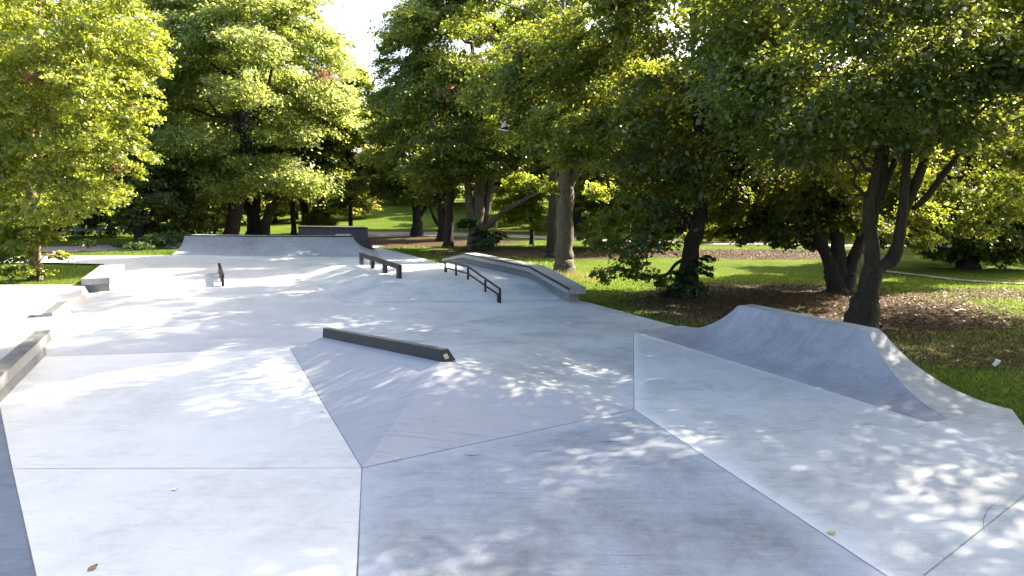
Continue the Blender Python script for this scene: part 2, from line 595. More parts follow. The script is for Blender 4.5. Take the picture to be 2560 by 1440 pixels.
def ribbon(name, pts, widths, mat, z=0.0, label=None):
    mb = MB()
    L, Rr = [], []
    pts = [Vector(q) for q in pts]
    # subdivide
    sp, sw = [], []
    for i in range(len(pts) - 1):
        for k in range(10):
            t = k / 10
            p0, p1, p2, p3 = pts[max(i - 1, 0)], pts[i], pts[i + 1], pts[min(i + 2, len(pts) - 1)]
            q = 0.5 * ((2 * p1) + (p2 - p0) * t + (2 * p0 - 5 * p1 + 4 * p2 - p3) * t * t + (3 * p1 - p0 - 3 * p2 + p3) * t ** 3)
            sp.append(q)
            sw.append(widths[i] * (1 - t) + widths[i + 1] * t)
    sp.append(pts[-1])
    sw.append(widths[-1])
    n = len(sp)
    vs = []
    for i, q in enumerate(sp):
        t = (sp[min(i + 1, n - 1)] - sp[max(i - 1, 0)])
        t.z = 0
        t.normalize()
        s = Vector((-t.y, t.x, 0))
        for k in range(5):
            o = q + s * sw[i] * (k / 4 - 0.5) * (1 + 0.06 * math.sin(i * 1.7 + k))
            o.z = float(terrain_z(np.array([o.x]), np.array([o.y]))[0]) + 0.035 + z
            vs.append(o)
    fs = []
    for i in range(n - 1):
        for k in range(4):
            fs.append((i * 5 + k, i * 5 + k + 1, (i + 1) * 5 + k + 1, (i + 1) * 5 + k))
    mb.add(vs, fs)
    o = mb.build(name, mat, smooth=True)
    tag(o, kind='structure')
    return o


ribbon('gravel_path', [(-50, 40, 0), (-34, 42.5, 0), (-25, 45.5, 0), (-19.5, 53, 0), (-10, 60.5, 0), (-1, 58.2, 0), (8, 52, 0), (17, 48.5, 0), (32, 46, 0), (60, 46, 0)],
       [4, 4.6, 5.5, 6.5, 7.5, 3.2, 2.6, 2.4, 2.4, 2.4], M['gravel'])
ribbon('narrow_path', [G(2160, 668), G(2300, 684), G(2560, 706), G(2560, 706) + Vector((12, -2, 0))], [0.7, 0.6, 0.5, 0.5], M['gravel'], 0.01)

# ------------------------------------------------------------------ skatepark floor
outer = [G(930, 614), G(1000, 631), G(1100, 657), Vector((-2.9, 32.3, 0)), Vector((2.25, 21.35, 0)), G(1475, 757), G(1570, 783), G(1690, 815)]
qpF1, qpF2 = G(1847, 763, 0.9), G(2169, 828, 0.9)
qdir = (qpF2 - qpF1)
qdir.z = 0
QL = qdir.length
qdir.normalize()
qn = Vector((qdir.y, -qdir.x, 0))
if qn.x > 0:
    qn = -qn               # towards the floor
QE0, QE1 = 2.3, 2.1       # how far the ends run out
STRIP = 0.34
qb1 = qpF1 - qn * STRIP
outer += [Vector((qb1.x, qb1.y, 0)) - qdir * (QE0 * 0.8), Vector((qb1.x, qb1.y, 0)) + qdir * QL, Vector((qb1.x, qb1.y, 0)) - qn * .26 + qdir * (QL + QE1 + .05)]
outer += [G(2560, 1064), Vector((9.5, 9.0, 0)), Vector((16, 6.5, 0)), Vector((18, -9, 0)), Vector((-32, -9, 0)), Vector((-32, 25.0, 0)),
          G(100, 714), G(212, 713), G(262, 660), G(100, 656), Vector((-27, 33.5, 0)), Vector((-27, 37.6, 0)), G(250, 638.5), G(430, 638), Vector((-19.6, 41.2, 0)), Vector((-8.5, 45.4, 0))]


def sheet(mb, pts, z, mi=0):
    mb.poly([Vector((q.x, q.y, z)) for q in pts], mi)


def sheet_margin(mb, pts, z, mi, w):
    n = len(pts)
    area = sum(pts[i].x * pts[(i + 1) % n].y - pts[(i + 1) % n].x * pts[i].y for i in range(n))
    sg = 1 if area > 0 else -1
    inn = []
    for i in range(n):
        a, q, c = pts[i - 1], pts[i], pts[(i + 1) % n]
        t0, t1 = zz2(q - a), zz2(c - q)
        n0, n1 = Vector((-t0.y, t0.x, 0)) * sg, Vector((-t1.y, t1.x, 0)) * sg
        m_ = (n0 + n1).normalized()
        inn.append(Vector((q.x, q.y, 0)) + m_ * min(w / max(.4, m_.dot(n0)), w * 1.8))
    o_ = len(mb.v)
    mb.add([Vector((q.x, q.y, z)) for q in list(pts) + inn], [tuple(range(n, 2 * n))] + [(i, (i + 1) % n, n + (i + 1) % n, n + i) for i in range(n)], mi)
    for i in range(n):
        mb.edge[o_ + i] = 1.0


def zz2(q):
    q = Vector((q.x, q.y, 0))
    return q.normalized()


fl = MB()
sheet(fl, outer, 0.0, 0)
FLOORM = [M['slab_mid'], M['slab_light'], M['slab_blue'], M['slab_dark'], M['slab_bank'], M['slab_green'], M['joint'], M['joint_pale']]
# panels
apex_z = 0.56
pA, pB, pC, pD = G(725, 872), G(905, 1171), G(1585, 1025), G(1584, 830)
nearL = [G(118, 892), pA, pB, G(895, 1440), G(880, 1700), G(150, 1700), G(90, 1440), G(30, 1172), G(0, 1020), G(-60, 960)]
sheet(fl, nearL, 0.004, 1)
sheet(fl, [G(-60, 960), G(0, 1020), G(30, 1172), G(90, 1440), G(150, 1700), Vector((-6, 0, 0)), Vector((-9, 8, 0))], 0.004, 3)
sheet_margin(fl, [pB, pC, G(2700, 1760), G(880, 1700)], 0.004, 2, .45)
Dp = [pD, G(1700, 861), G(2020, 961), G(2300, 1037), G(2560, 1150), G(2700, 1210), G(3100, 1500), G(2700, 1760), G(2212, 1440), pC]
sheet_margin(fl, [Dp[0], Dp[1], Dp[2], Dp[3], Dp[4], Dp[5], Dp[6], Dp[7], Dp[9]], 0.004, 0, .28)
sheet(fl, [pD, pC, G(1350, 967), G(1100, 840), G(947, 847), G(1335, 771), G(1470, 758), G(1570, 784), G(1690, 816), G(1660, 838)], 0.003, 5)
sheet(fl, [pA, G(118, 892), G(240, 862), G(335, 830), G(425, 801), G(640, 757), G(858, 758), G(892, 832), G(815, 846)], 0.004, 4)
sheet(fl, [G(322, 641), G(640, 648), G(732, 667), G(787, 707), G(800, 731), G(490, 735)], 0.004, 4)
sheet(fl, [G(858, 758), G(892, 832), G(947, 847), G(1335, 771), G(1470, 758), G(1400, 752)], 0.0035, 0)


def strip(a, c, w, z, mi):
    a, c = Vector(a), Vector(c)
    s = (c - a).cross(UP).normalized() * w / 2
    fl.poly([Vector((q.x, q.y, z)) for q in (a - s, c - s, c + s, a + s)], mi)


for a, c, w, mi in ((G(30, 1173), pB, 0.007, 6), (pB, G(880, 1700), 0.009, 6), (pB, pC, 0.008, 6), (pA, G(118, 892), 0.008, 6), (pA, pB, 0.008, 6),
                    (pC, G(2700, 1760), 0.009, 6), (pC, pD, 0.009, 6), (G(858, 758), G(892, 832), 0.02, 7), (G(322, 641), G(490, 735), 0.03, 7),
                    (G(2310, 1440), G(2700, 1130), 0.009, 6), (G(425, 801), G(240, 862), 0.008, 6), (G(0, 1020), G(30, 1172), 0.008, 6), (G(30, 1172), G(90, 1440), 0.008, 6),
                    (G(90, 1440), G(150, 1700), 0.008, 6)):
    strip(a, c, w, 0.008, mi)
def mark(pix, w0, mi, z=0.009, n=10, amp=0.0, seed=0):
    rg_ = random.Random(seed)
    pts = [G(u, v) for u, v in pix]
    sp_ = []
    for i in range(len(pts) - 1):
        for k in range(n):
            sp_.append(pts[i].lerp(pts[i + 1], k / n) + Vector((rg_.uniform(-1, 1), rg_.uniform(-1, 1), 0)) * amp)
    sp_.append(pts[-1])
    m_ = len(sp_)
    vs_ = []
    for i, q in enumerate(sp_):
        t = (sp_[min(i + 1, m_ - 1)] - sp_[max(i - 1, 0)]).normalized()
        s_ = Vector((-t.y, t.x, 0)) * w0 * (0.25 + 0.75 * math.sin(math.pi * (i + .3) / (m_ - .4))) * rg_.uniform(.5, 1.1) / 2
        vs_ += [Vector(((q - s_).x, (q - s_).y, z)), Vector(((q + s_).x, (q + s_).y, z))]
    fl.add(vs_, [(2 * i, 2 * i + 1, 2 * i + 3, 2 * i + 2) for i in range(m_ - 1)], mi)


# hairline cracks, skid marks
mark([(1962, 1075), (2000, 1078), (2040, 1070)], .006, 8, amp=.01, seed=1)
mark([(2085, 1060), (2130, 1066), (2170, 1062), (2230, 1066)], .007, 8, amp=.012, seed=2)
mark([(2234, 1066), (2290, 1070), (2330, 1058)], .007, 8, amp=.012, seed=3)
mark([(2510, 1245), (2470, 1275), (2458, 1300), (2460, 1335)], .006, 8, amp=.004, seed=4)
mark([(1495, 1108), (1520, 1104), (1552, 1106)], .022, 6, amp=.004, seed=5)
mark([(1330, 1128), (1352, 1130), (1380, 1126)], .02, 6, amp=.004, seed=6)
mark([(1160, 1138), (1180, 1141), (1200, 1138)], .025, 6, amp=.004, seed=7)
FLOORM.append(plain('crack_dirt', (0.05, 0.045, 0.04), 0.95, 0, 0.4, 20))
tag(fl.build('skatepark_floor', FLOORM), kind='structure')

# pyramid hip under the black curb
cb0, cb1 = G(1103, 905, apex_z), G(806, 843, apex_z * 0.93)
_n = (pB - pA).cross(cb0 - pA)
_d = ray(806, 843)
_t = (pA - Vector((0, 0, CAM_H))).dot(_n) / _d.dot(_n)
cb1 = Vector((0, 0, CAM_H)) + _d * _t
print('curb far end', cb0, cb1)
hip = MB()
bk1, bk2 = G(892, 832), G(1400, 842)
e = 0.006


def zz(q, z=e):
    return Vector((q.x, q.y, z))


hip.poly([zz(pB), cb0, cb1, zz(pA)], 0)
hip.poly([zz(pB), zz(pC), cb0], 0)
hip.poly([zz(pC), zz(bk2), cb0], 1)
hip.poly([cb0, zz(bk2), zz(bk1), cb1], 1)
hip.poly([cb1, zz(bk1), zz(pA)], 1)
ridge = (pB - cb0)
hw = Vector((0.006, 0, 0.002))
hip.poly([cb0 + hw * 1 + Vector((0, 0, 0.004)), cb0 - hw + Vector((0, 0, 0.004)), pB.lerp(cb0, 0.12) - hw + Vector((0, 0, 0.006)), pB.lerp(cb0, 0.12) + hw + Vector((0, 0, 0.006))], 2)
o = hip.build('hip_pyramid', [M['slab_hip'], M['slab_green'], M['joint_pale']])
tag(o, 'grey concrete pyramid hip sloping up to the black curb in the foreground', 'skate ramp')

# raised hump with banks (kinked rail and ledge run down it)
HZ = 0.4
c1 = Vector((0.95, 24.0, HZ))
lk = [G(1105, 645, 0.47), G(1157, 633, 0.85), G(1322, 666, 0.85), G(1422, 721, 0.47)]
c1 = Vector((lk[2].x, lk[2].y, HZ)) + NR * 0.3
c2 = G(972, 709, HZ)
c3 = c2 + AX * 6.6
c4 = Vector((lk[1].x, lk[1].y, HZ)) + NR * 0.3
b1 = zz(G(1403, 752)) + NR * 0.3
b2 = zz(G(860, 757))
b3 = zz(G(732, 667))
b4 = zz(Vector((lk[0].x, lk[0].y, 0))) + NR * 0.3 + AX * 0.2
hump = MB()
hump.poly([c1, c2, c3, c4][::-1], 0)
hump.poly([b1, c1, c2, b2], 0)
hump.poly([b2, c2, c3, b3], 0)
hump.poly([b3, c3, c4, b4], 0)
for a, c in ((c1, c2), (c2, c3)):
    pass
o = hump.build('banked_hump', [M['slab_mid']])
tag(o, 'low concrete hump with banked sides carrying the kinked handrail and the stepped ledge', 'skate ramp')

# ------------------------------------------------------------------ quarter pipes


def sweep_ramp(name, path, H, run, loc, label, mat, deck=0.9, coping=True, n=12, base_z=0.0, back_mat=None, coping_mat=None):
    """path: plan points of the coping line, floor side on the right of the walking direction reversed (normal given by turn)"""
    root = thing(name, loc, label, 'quarter pipe')
    path = [Vector((q.x, q.y, 0)) for q in path]
    nrm = []
    for i in range(len(path) - 1):
        t = (path[i + 1] - path[i]).normalized()
        nrm.append(Vector((t.y, -t.x, 0)))
    off = []
    for i in range(len(path)):
        if i == 0:
            off.append(nrm[0])
        elif i == len(path) - 1:
            off.append(nrm[-1])
        else:
            s = (nrm[i - 1] + nrm[i]).normalized()
            off.append(s / max(0.35, s.dot(nrm[i])))
    Rr = (run * run + H * H) / (2 * H)
    th = math.asin(min(1, run / Rr)) if H <= Rr else math.pi / 2
    prof = []
    for k in range(n + 1):
        a = th * k / n
        prof.append((run - Rr * math.sin(a), Rr * (1 - math.cos(a)) + base_z))
    face = MB()
    vs = []
    for k, (o_, z) in enumerate(prof):
        for i in range(len(path)):
            q = path[i] + off[i] * o_
            vs.append(Vector((q.x, q.y, z + (0.008 if k == 0 else 0))))
    m_ = len(path)
    fs = [(k * m_ + i, k * m_ + i + 1, (k + 1) * m_ + i + 1, (k + 1) * m_ + i) for k in range(n) for i in range(m_ - 1)]
    face.add(vs, fs)
    fo = face.build('curved_face', mat, root, smooth=True)
    es = fo.modifiers.new('edges', 'EDGE_SPLIT')
    es.split_angle = R_(14)
    # body: deck, back and end cheeks
    body = MB()
    top = H + base_z
    tin = [Vector((path[i].x, path[i].y, top)) for i in range(m_)]
    tout = [Vector((path[i].x, path[i].y, top)) - off[i] * deck for i in range(m_)]
    for i in range(m_ - 1):
        body.poly([tin[i], tin[i + 1], tout[i + 1], tout[i]])
        body.poly([tout[i], tout[i + 1], Vector((tout[i + 1].x, tout[i + 1].y, -0.1)), Vector((tout[i].x, tout[i].y, -0.1))])
    for i in (0, m_ - 1):
        cheek = [Vector((tout[i].x, tout[i].y, -0.1)), tout[i], tin[i]]
        for (o_, z) in reversed(prof):
            q = path[i] + off[i] * o_
            cheek.append(Vector((q.x, q.y, z)))
        q = path[i] + off[i] * run
        cheek.append(Vector((q.x, q.y, -0.1)))
        body.poly(cheek)
    body.build('deck_block', back_mat or mat, root)
    if coping:
        cp = MB()
        for i in range(m_ - 1):
            cp.tube([tin[i] + Vector((0, 0, -0.005)), tin[i + 1] + Vector((0, 0, -0.005))], 0.036, 10)
        cp.build('coping', coping_mat or M['steel_black'], root, smooth=True)
    return root


qa, qb, qc = G(462, 588, 1.02), G(625, 590, 1.02), G(878, 591, 1.02)
qd = qc + AX * 3.0 + Vector((0.6, 0, 0))
sweep_ramp('quarter_pipe', [qa, qb, qc, qd], 1.02, 1.5, zz(qb, 0),
           'long grey concrete quarter pipe with black coping at the far end of the park', M['ramp_pale'])
# second, taller ramp behind it, seen from its side
ea, eb = G(745, 568, 1.25), G(918, 571, 1.25)
eb = P(918, 571, 42.4)
ea = P(745, 568, 45.0)
root = thing('ramp_block', zz(ea, 0), 'tall shade-darkened concrete ramp block behind the right end of the far quarter pipe', 'quarter pipe')
rb = MB()
dn = (eb - ea)
dn.z = 0
dn.normalize()
bk = Vector((-0.27, 0.963, 0))
pr = [(0, eb.z)]
Hh = eb.z
for k in range(1, 13):
    a = (math.pi / 2 * 0.93) * (1 - k / 12)
    pr.append((0.62 * (1 - math.sin(a) / math.sin(math.pi / 2 * 0.93)), Hh * (1 - math.cos(a)) / (1 - math.cos(math.pi / 2 * 0.93))))
fr = [zz(ea, -0.05), zz(ea, ea.z)] + [zz(eb + dn * q[0], q[1]) for q in pr] + [zz(eb + dn * 0.62, -0.05)]
bkp = [q + bk * 3.2 for q in fr]
nfr = len(fr)
rb.poly(fr)
rb.poly(bkp[::-1])
for i in range(nfr):
    j = (i + 1) % nfr
    rb.poly([fr[i], bkp[i], bkp[j], fr[j]])
rb.build('ramp_body', M['ramp_shaded'], root)
cp = MB()
cp.beam(zz(ea, ea.z + 0.06) - bk * 0.02, zz(eb, eb.z + 0.06) - bk * 0.02 + dn * 0.02, 0.10, 0.09)
cp.build('coping', M['steel_black'], root)

# right quarter pipe: ridge running out at both ends
root = thing('ridge_quarter_pipe', zz(qpF1, 0), 'grey concrete quarter pipe mound whose ends curve down, beside the lawn at right', 'quarter pipe')
face, strp = MB(), MB()
NS, NT = 64, 14
RUN = 1.25
H9 = 0.9


def endh(d, D):
    """concave run-out: height at distance d beyond the ridge end"""
    t = min(1.0, max(0.0, d / D))
    Rr = (D * D + H9 * H9) / (2 * H9)
    o_ = D * (1 - t)
    z = Rr - math.sqrt(max(0.0, Rr * Rr - o_ * o_))
    return z


vs = []
for i in range(NS + 1):
    s = -QE0 + (QL + QE0 + QE1) * i / NS
    h = H9 if 0 <= s <= QL else (endh(-s, QE0) if s < 0 else endh(s - QL, QE1))
    wt = max(0.0, (s - QL) / QE1)
    F = Vector((qpF1.x, qpF1.y, 0)) + qdir * s + qn * (0.8 * wt)
    rn = RUN - 0.8 * wt
    Rr = (RUN * RUN + H9 * H9) / (2 * H9)
    th = math.asin(min(1, RUN / Rr))
    for k in range(NT + 1):
        a = th * k / NT
        o_, z = RUN - Rr * math.sin(a), Rr * (1 - math.cos(a)) / H9
        q = F + qn * (o_ * rn / RUN)
        vs.append(Vector((q.x, q.y, (0.010 + z * h) if k > 0 and i < NS else -0.012)))
face.add(vs, [(i * (NT + 1) + k, (i + 1) * (NT + 1) + k, (i + 1) * (NT + 1) + k + 1, i * (NT + 1) + k + 1) for i in range(NS) for k in range(NT)])
face.build('curved_face', M['ramp'], root, smooth=True)
ft, bt = [], []
for i in range(NS + 1):
    s = -QE0 + (QL + QE0 + QE1) * i / NS
    h = H9 if 0 <= s <= QL else (endh(-s, QE0) if s < 0 else endh(s - QL, QE1))
    wt = max(0.0, (s - QL) / QE1)
    F = Vector((qpF1.x, qpF1.y, 0.014 + h)) + qdir * s + qn * (0.8 * wt)
    ft.append(F + qn * 0.002)
    wd = STRIP + 1.0 * wt
    bt.append(F - qn * wd)
    if i == NS:
        ft[-1].z = bt[-1].z = -0.012
sv = []
for a, c in zip(ft, bt):
    sv += [a, c, Vector((c.x, c.y, -0.12)) - qn * 0.05]
strp.add(sv, [(i * 3, (i + 1) * 3, (i + 1) * 3 + 1, i * 3 + 1) for i in range(NS)] + [(i * 3 + 1, (i + 1) * 3 + 1, (i + 1) * 3 + 2, i * 3 + 2) for i in range(NS)])
so_ = strp.build('deck_strip', M['deck_strip'], root, smooth=True)
es = so_.modifiers.new('edges', 'EDGE_SPLIT')
es.split_angle = R_(40)

# ------------------------------------------------------------------ black granite curb on the pyramid
root = thing('grind_curb', cb0, 'long black stone curb with slanted sides on the ridge of the pyramid', 'grind curb')
cd = (cb1 - cb0).normalized()
cn = Vector((-cd.y, cd.x, 0)).normalized()
if cn.y < 0:
    cn = -cn                # away from camera
cur = MB()
WB, WT, CH = 0.30, 0.13, 0.205
off0 = cn * 0.15


def csec(c):
    return [c - cn * WB / 2 + off0 - UP * 0.02, c + cn * WB / 2 + off0 - UP * 0.02, c + cn * WT / 2 + off0 * 0.55 + UP * CH, c - cn * WT / 2 + off0 * 0.55 + UP * CH]


s0, s1 = csec(cb0), csec(cb1)
cur.add(s0 + s1, [(0, 1, 2, 3), (7, 6, 5, 4), (0, 4, 5, 1), (1, 5, 6, 2), (3, 7, 4, 0)])
cur.add([s0[2], s0[3], s1[3], s1[2]], [(0, 1, 2, 3)], 1)
cur.build('curb_beam', [M['granite'], M['steel_top']], root, bevel=0.006)
# sticker on the end face
fc = (s0[0] + s0[1] + s0[2] + s0[3]) / 4
ex = (s0[1] - s0[0]).normalized()
ez = ((s0[2] + s0[3]) / 2 - (s0[0] + s0[1]) / 2).normalized()
fn = ez.cross(ex).normalized()
if fn.dot(cd) > 0:
    fn = -fn
tilt = R_(12)
sx = ex * math.cos(tilt) + ez * math.sin(tilt)
sz = ez * math.cos(tilt) - ex * math.sin(tilt)
stk = MB()
q0 = fc - ex * 0.025 - ez * 0.01 + fn * 0.004


def sp(a, c, k=0.0):
    return q0 + sx * a + sz * c + fn * k


stk.poly([sp(-.042, -.045), sp(.042, -.045), sp(.042, .04), sp(.03, .045), sp(-.008, .045), sp(-.012, .03), sp(-.02, .03), sp(-.022, .045), sp(-.042, .04)])
for i in range(4):
    x0 = -.03 + i * .016
    stk.poly([sp(x0, -.03, .001), sp(x0 + .005, -.03, .001), sp(x0 + .009, .012, .001), sp(x0 + .004, .012, .001)], 1)
    stk.poly([sp(x0 + .006, -.03, .0012), sp(x0 + .011, -.03, .0012), sp(x0 + .006, .012, .0012), sp(x0 + .002, .012, .0012)], 1)
stk.build('sticker', [M['sticker'], M['ink']], root)

# ------------------------------------------------------------------ steel grind benches


def grind_bench(name, a, c, H, label, legs=4, width=0.11):
    """a near base, c far base (z = ground)"""
    root = thing(name, (a + c) / 2, label, 'grind bench')
    d = (c - a)
    L = d.length
    d = d.normalized()
    s = d.cross(UP).normalized()
    top = MB()
    top.beam(a + UP * (H + 0.012), c + UP * (H + 0.012), width + 0.035, 0.05)
    top.build('top_rail', M['steel_black'], root, bevel=0.008)
    pl = MB()
    pl.beam(a + UP * (H - 0.05) + d * 0.03, c + UP * (H - 0.05) - d * 0.03, width, 0.10)
    pl.build('side_panel', M['steel_edge'], root)
    lw = 0.36
    for i in range(legs):
        p0 = a + d * (0.03 + lw / 2 + (L - lw - 0.06) * i / (legs - 1))
        lg = MB()
        hb, ht = lw / 2 * 0.74, lw / 2
        z1 = H - 0.15
        w2 = width / 2
        lg.hexa([p0 - d * hb - s * w2 * 1.15 - UP * 0.02, p0 + d * hb - s * w2 * 1.15 - UP * 0.02, p0 + d * hb + s * w2 * 1.15 - UP * 0.02, p0 - d * hb + s * w2 * 1.15 - UP * 0.02],
                [p0 - d * ht - s * w2 + UP * z1, p0 + d * ht - s * w2 + UP * z1, p0 + d * ht + s * w2 + UP * z1, p0 - d * ht + s * w2 + UP * z1])
        lg.build('leg', M['steel_edge'], root, bevel=0.006)
    return root


grind_bench('grind_bench', G(1002, 697, HZ), G(901, 659, HZ), 0.47, 'black steel grind bench on four plate legs, on the hump left of the handrail')
ga, gc = G(558, 717), G(550, 689)
gc = ga + AX * 5.0
grind_bench('grind_bench', ga, gc, 0.42, 'black steel grind bench seen end on, alone on the flat at left', width=0.08)

# ------------------------------------------------------------------ kinked double handrail
rp = [G(1250, 758, 0.0), G(1213, 732, 0.16), G(1174, 699, HZ), G(1142, 689, HZ), G(1113, 680, HZ)]
l0, l1 = rp[0], rp[4]
ln = (Vector((l1.x, l1.y, 0)) - Vector((l0.x, l0.y, 0)))
for i in (1, 2, 3):
    t = (Vector((rp[i].x, rp[i].y, 0)) - zz(l0, 0)).dot(ln) / ln.length_squared
    q = zz(l0, 0) + ln * t
    rp[i] = Vector((q.x, q.y, rp[i].z))
lnn = ln.normalized()
root = thing('handrail', rp[2], 'black steel double handrail with a kink, running down the bank left of the long ledge', 'handrail')
RH = [0.47, 0.48, 0.49, 0.47, 0.46]
tops = [rp[i] + UP * RH[i] for i in range(5)]
tops[0] = rp[0] + UP * 0.47
rl = MB()
rl.beam(tops[0] - lnn * 0.03, tops[2], 0.055, 0.055)
rl.beam(tops[2], tops[4] + lnn * 0.03, 0.055, 0.055)
rl.build('top_rail', M['steel_black'], root, bevel=0.006)
lw = MB()
side = NR * -0.001
lo = [rp[0] + lnn * 0.16 + UP * 0.25 + UP * 0.03, rp[2] + UP * 0.24, rp[4] - lnn * 0.14 + UP * 0.2]
lw.beam(lo[0], lo[1], 0.05, 0.05)
lw.beam(lo[1], lo[2], 0.05, 0.05)
lw.build('lower_rail', M['steel_black'], root, bevel=0.006)
for i in range(5):
    ps = MB()
    gz = rp[i].z - 0.06
    if i == 1:
        tt = (rp[1] - rp[0]).length / (rp[2] - rp[0]).length
        tz = tops[0].lerp(tops[2], tt).z
        gz = max(0, 0.4 * tt) - 0.1
    else:
        tz = tops[i].z
    ps.box(Vector((rp[i].x, rp[i].y, gz)), lnn * 0.028, lnn.cross(UP) * 0.028, UP * (tz - 0.057 - gz))
    ps.build('post', M['steel_black'], root)
for q, gz in ((lo[0], 0.0), (lo[2], HZ)):
    ps = MB()
    ps.box(Vector((q.x, q.y, gz - 0.05)), lnn * 0.025, lnn.cross(UP) * 0.025, UP * (q.z - 0.052 - gz + 0.05))
    ps.build('post', M['steel_black'], root)

# ------------------------------------------------------------------ long stepped ledge at right
root = thing('stepped_ledge', zz(lk[2], 0), 'long concrete ledge with black steel edge bending down along the lawn right of the handrail', 'ledge')
W = 0.62
cap, basem, edge = MB(), MB(), MB()
TH = 0.2
lk[3] = lk[3]
N_ = len(lk)
for i in range(N_ - 1):
    a, c = lk[i], lk[i + 1]
    th0, th1 = (0.13 if i == 0 else TH), TH
    cap.hexa([a - UP * th0, a + NR * W - UP * th0, c + NR * W - UP * th1, c - UP * th1], [a, a + NR * W, c + NR * W, c])
    i0, i1 = NR * 0.17, NR * (W - 0.08)
    aa, cc = a.copy(), c.copy()
    if i == N_ - 2:
        dd = (a - c)
        dd.z = 0
        cc = c + (a - c) * (0.32 / (a - c).length)
        cc.z = c.z + 0.04
    basem.hexa([zz(aa + i0, -0.1), zz(aa + i1, -0.1), zz(cc + i1, -0.1), zz(cc + i0, -0.1)],
               [aa + i0 - UP * (th0 + 0.002), aa + i1 - UP * (th0 + 0.002), cc + i1 - UP * (th1 + 0.002), cc + i0 - UP * (th1 + 0.002)])
    edge.hexa([a - NR * 0.004 - UP * 0.05, a + NR * 0.05 - UP * 0.05, c + NR * 0.05 - UP * 0.05, c - NR * 0.004 - UP * 0.05],
              [a - NR * 0.004 + UP * 0.004, a + NR * 0.05 + UP * 0.004, c + NR * 0.05 + UP * 0.004, c - NR * 0.004 + UP * 0.004])


def weld(o, d=0.0005):
    bm = bmesh.new()
    bm.from_mesh(o.data)
    bmesh.ops.remove_doubles(bm, verts=bm.verts, dist=d)
    seen = {}
    dele = []
    for f in bm.faces:
        k = tuple(sorted(v.index for v in f.verts))
        if k in seen:
            dele += [f, seen[k]]
        seen[k] = f
    bmesh.ops.delete(bm, geom=list(set(dele)), context='FACES_ONLY')
    bmesh.ops.recalc_face_normals(bm, faces=bm.faces)
    bm.to_mesh(o.data)
    bm.free()


weld(cap.build('cap_slab', M['ledge'], root, bevel=0.012))
basem.build('base_wall', M['ledge_wall'], root)
weld(edge.build('steel_edge', M['steel_edge'], root))

# ------------------------------------------------------------------ left ledges and pavement
# ledge beside the small lawn
nl, nr_, fr_, fl_ = G(212, 694, 0.5), G(274, 694, 0.5), G(311, 660, 0.5), G(261, 659, 0.5)
fr_ = nr_ + AX * 5.1
nl = nr_ - NR * 0.85
fl_ = nl + AX * 5.1
root = thing('concrete_ledge', zz(nr_, 0), 'concrete ledge with overhanging top between the small lawn and the floor at left', 'ledge')
mb = MB()
mb.hexa([q - UP * 0.22 for q in (nl, nr_, fr_, fl_)], [nl, nr_, fr_, fl_])
mb.build('cap_slab', M['ledge'], root, bevel=0.012)
mb = MB()
ins = NR * 0.06
mb.hexa([zz(nl + NR * .14 + AX * .28, -.05), zz(nr_ - NR * -.0 - ins + AX * .28, -.05), zz(fr_ - ins - AX * .1, -.05), zz(fl_ + NR * .14 - AX * .1, -.05)],
        [zz(nl + NR * .14 + AX * .28, .278), zz(nr_ - ins + AX * .28, .278), zz(fr_ - ins - AX * .1, .278), zz(fl_ + NR * .14 - AX * .1, .278)])
mb.build('base_block', M['ledge_wall'], root)
mb = MB()
mb.hexa([nr_ - NR * .05 - UP * .05, nr_ + NR * .004 - UP * .05, fr_ + NR * .004 - UP * .05, fr_ - NR * .05 - UP * .05],
        [nr_ - NR * .05 + UP * .003, nr_ + NR * .004 + UP * .003, fr_ + NR * .004 + UP * .003, fr_ - NR * .05 + UP * .003])
mb.build('steel_edge', M['ledge_wall'], root)

# near left ledge
fa = G(126, 824, 0.47)
fb = fa - AX * 9.0
root = thing('concrete_ledge', zz(fa, 0), 'weathered concrete ledge with a grimy dark edge in the left foreground', 'ledge')
mb = MB()
mb.hexa([q - UP * 0.24 for q in (fb - NR * 2.4, fb, fa, fa - NR * 2.4)], [fb - NR * 2.4, fb, fa, fa - NR * 2.4])
mb.build('cap_slab', M['ledge'], root, bevel=0.012)
mb = MB()
bi = [zz(fb - NR * 2.3, -.05), zz(fb - NR * .05, -.05), zz(fa - NR * .05 - AX * .35, -.05), zz(fa - NR * 2.3 - AX * .35, -.05)]
mb.hexa(bi, [zz(q, .228) for q in bi])
mb.build('base_block', M['ledge_wall'], root)
mb = MB()
M['edge_grime'] = plain('grimy_edge', (0.10, 0.105, 0.10), 0.7, 0.2, 0.5, 5, chips=(0.22, 0.17, 0.12))
mb.hexa([fb - NR * .26 - UP * .03, fb + NR * .004 - UP * .03, fa + NR * .004 - UP * .03, fa - NR * .26 - UP * .03],
        [fb - NR * .26 + UP * .004, fb + NR * .004 + UP * .004, fa + NR * .004 + UP * .004, fa - NR * .26 + UP * .004])
mb.build('grimy_edge', M['edge_grime'], root)

# raised pavement with sloped kerb
pz = 0.25
pe = [G(-700, 712, pz), G(212, 712, pz), G(198, 740, pz), G(152, 757, pz), G(130, 795, pz), G(95, 810, pz), G(90, 826, pz)]
pe += [pe[-1] - AX * 3, pe[-1] - AX * 3 - NR * 25]
pv = MB()
pv.poly(pe)
n_ = len(pe)
for i in range(n_):
    j = (i + 1) % n_
    a, c = pe[i], pe[j]
    sl_ = NR * 0.12 if 1 <= i <= 6 else Vector((0, 0, 0))
    sj = NR * 0.12 if 1 <= j <= 6 else Vector((0, 0, 0))
    pv.poly([a, c, zz(c + sj, -0.03), zz(a + sl_, -0.03)])
tag(pv.build('raised_pavement', M['pavement']), kind='structure')
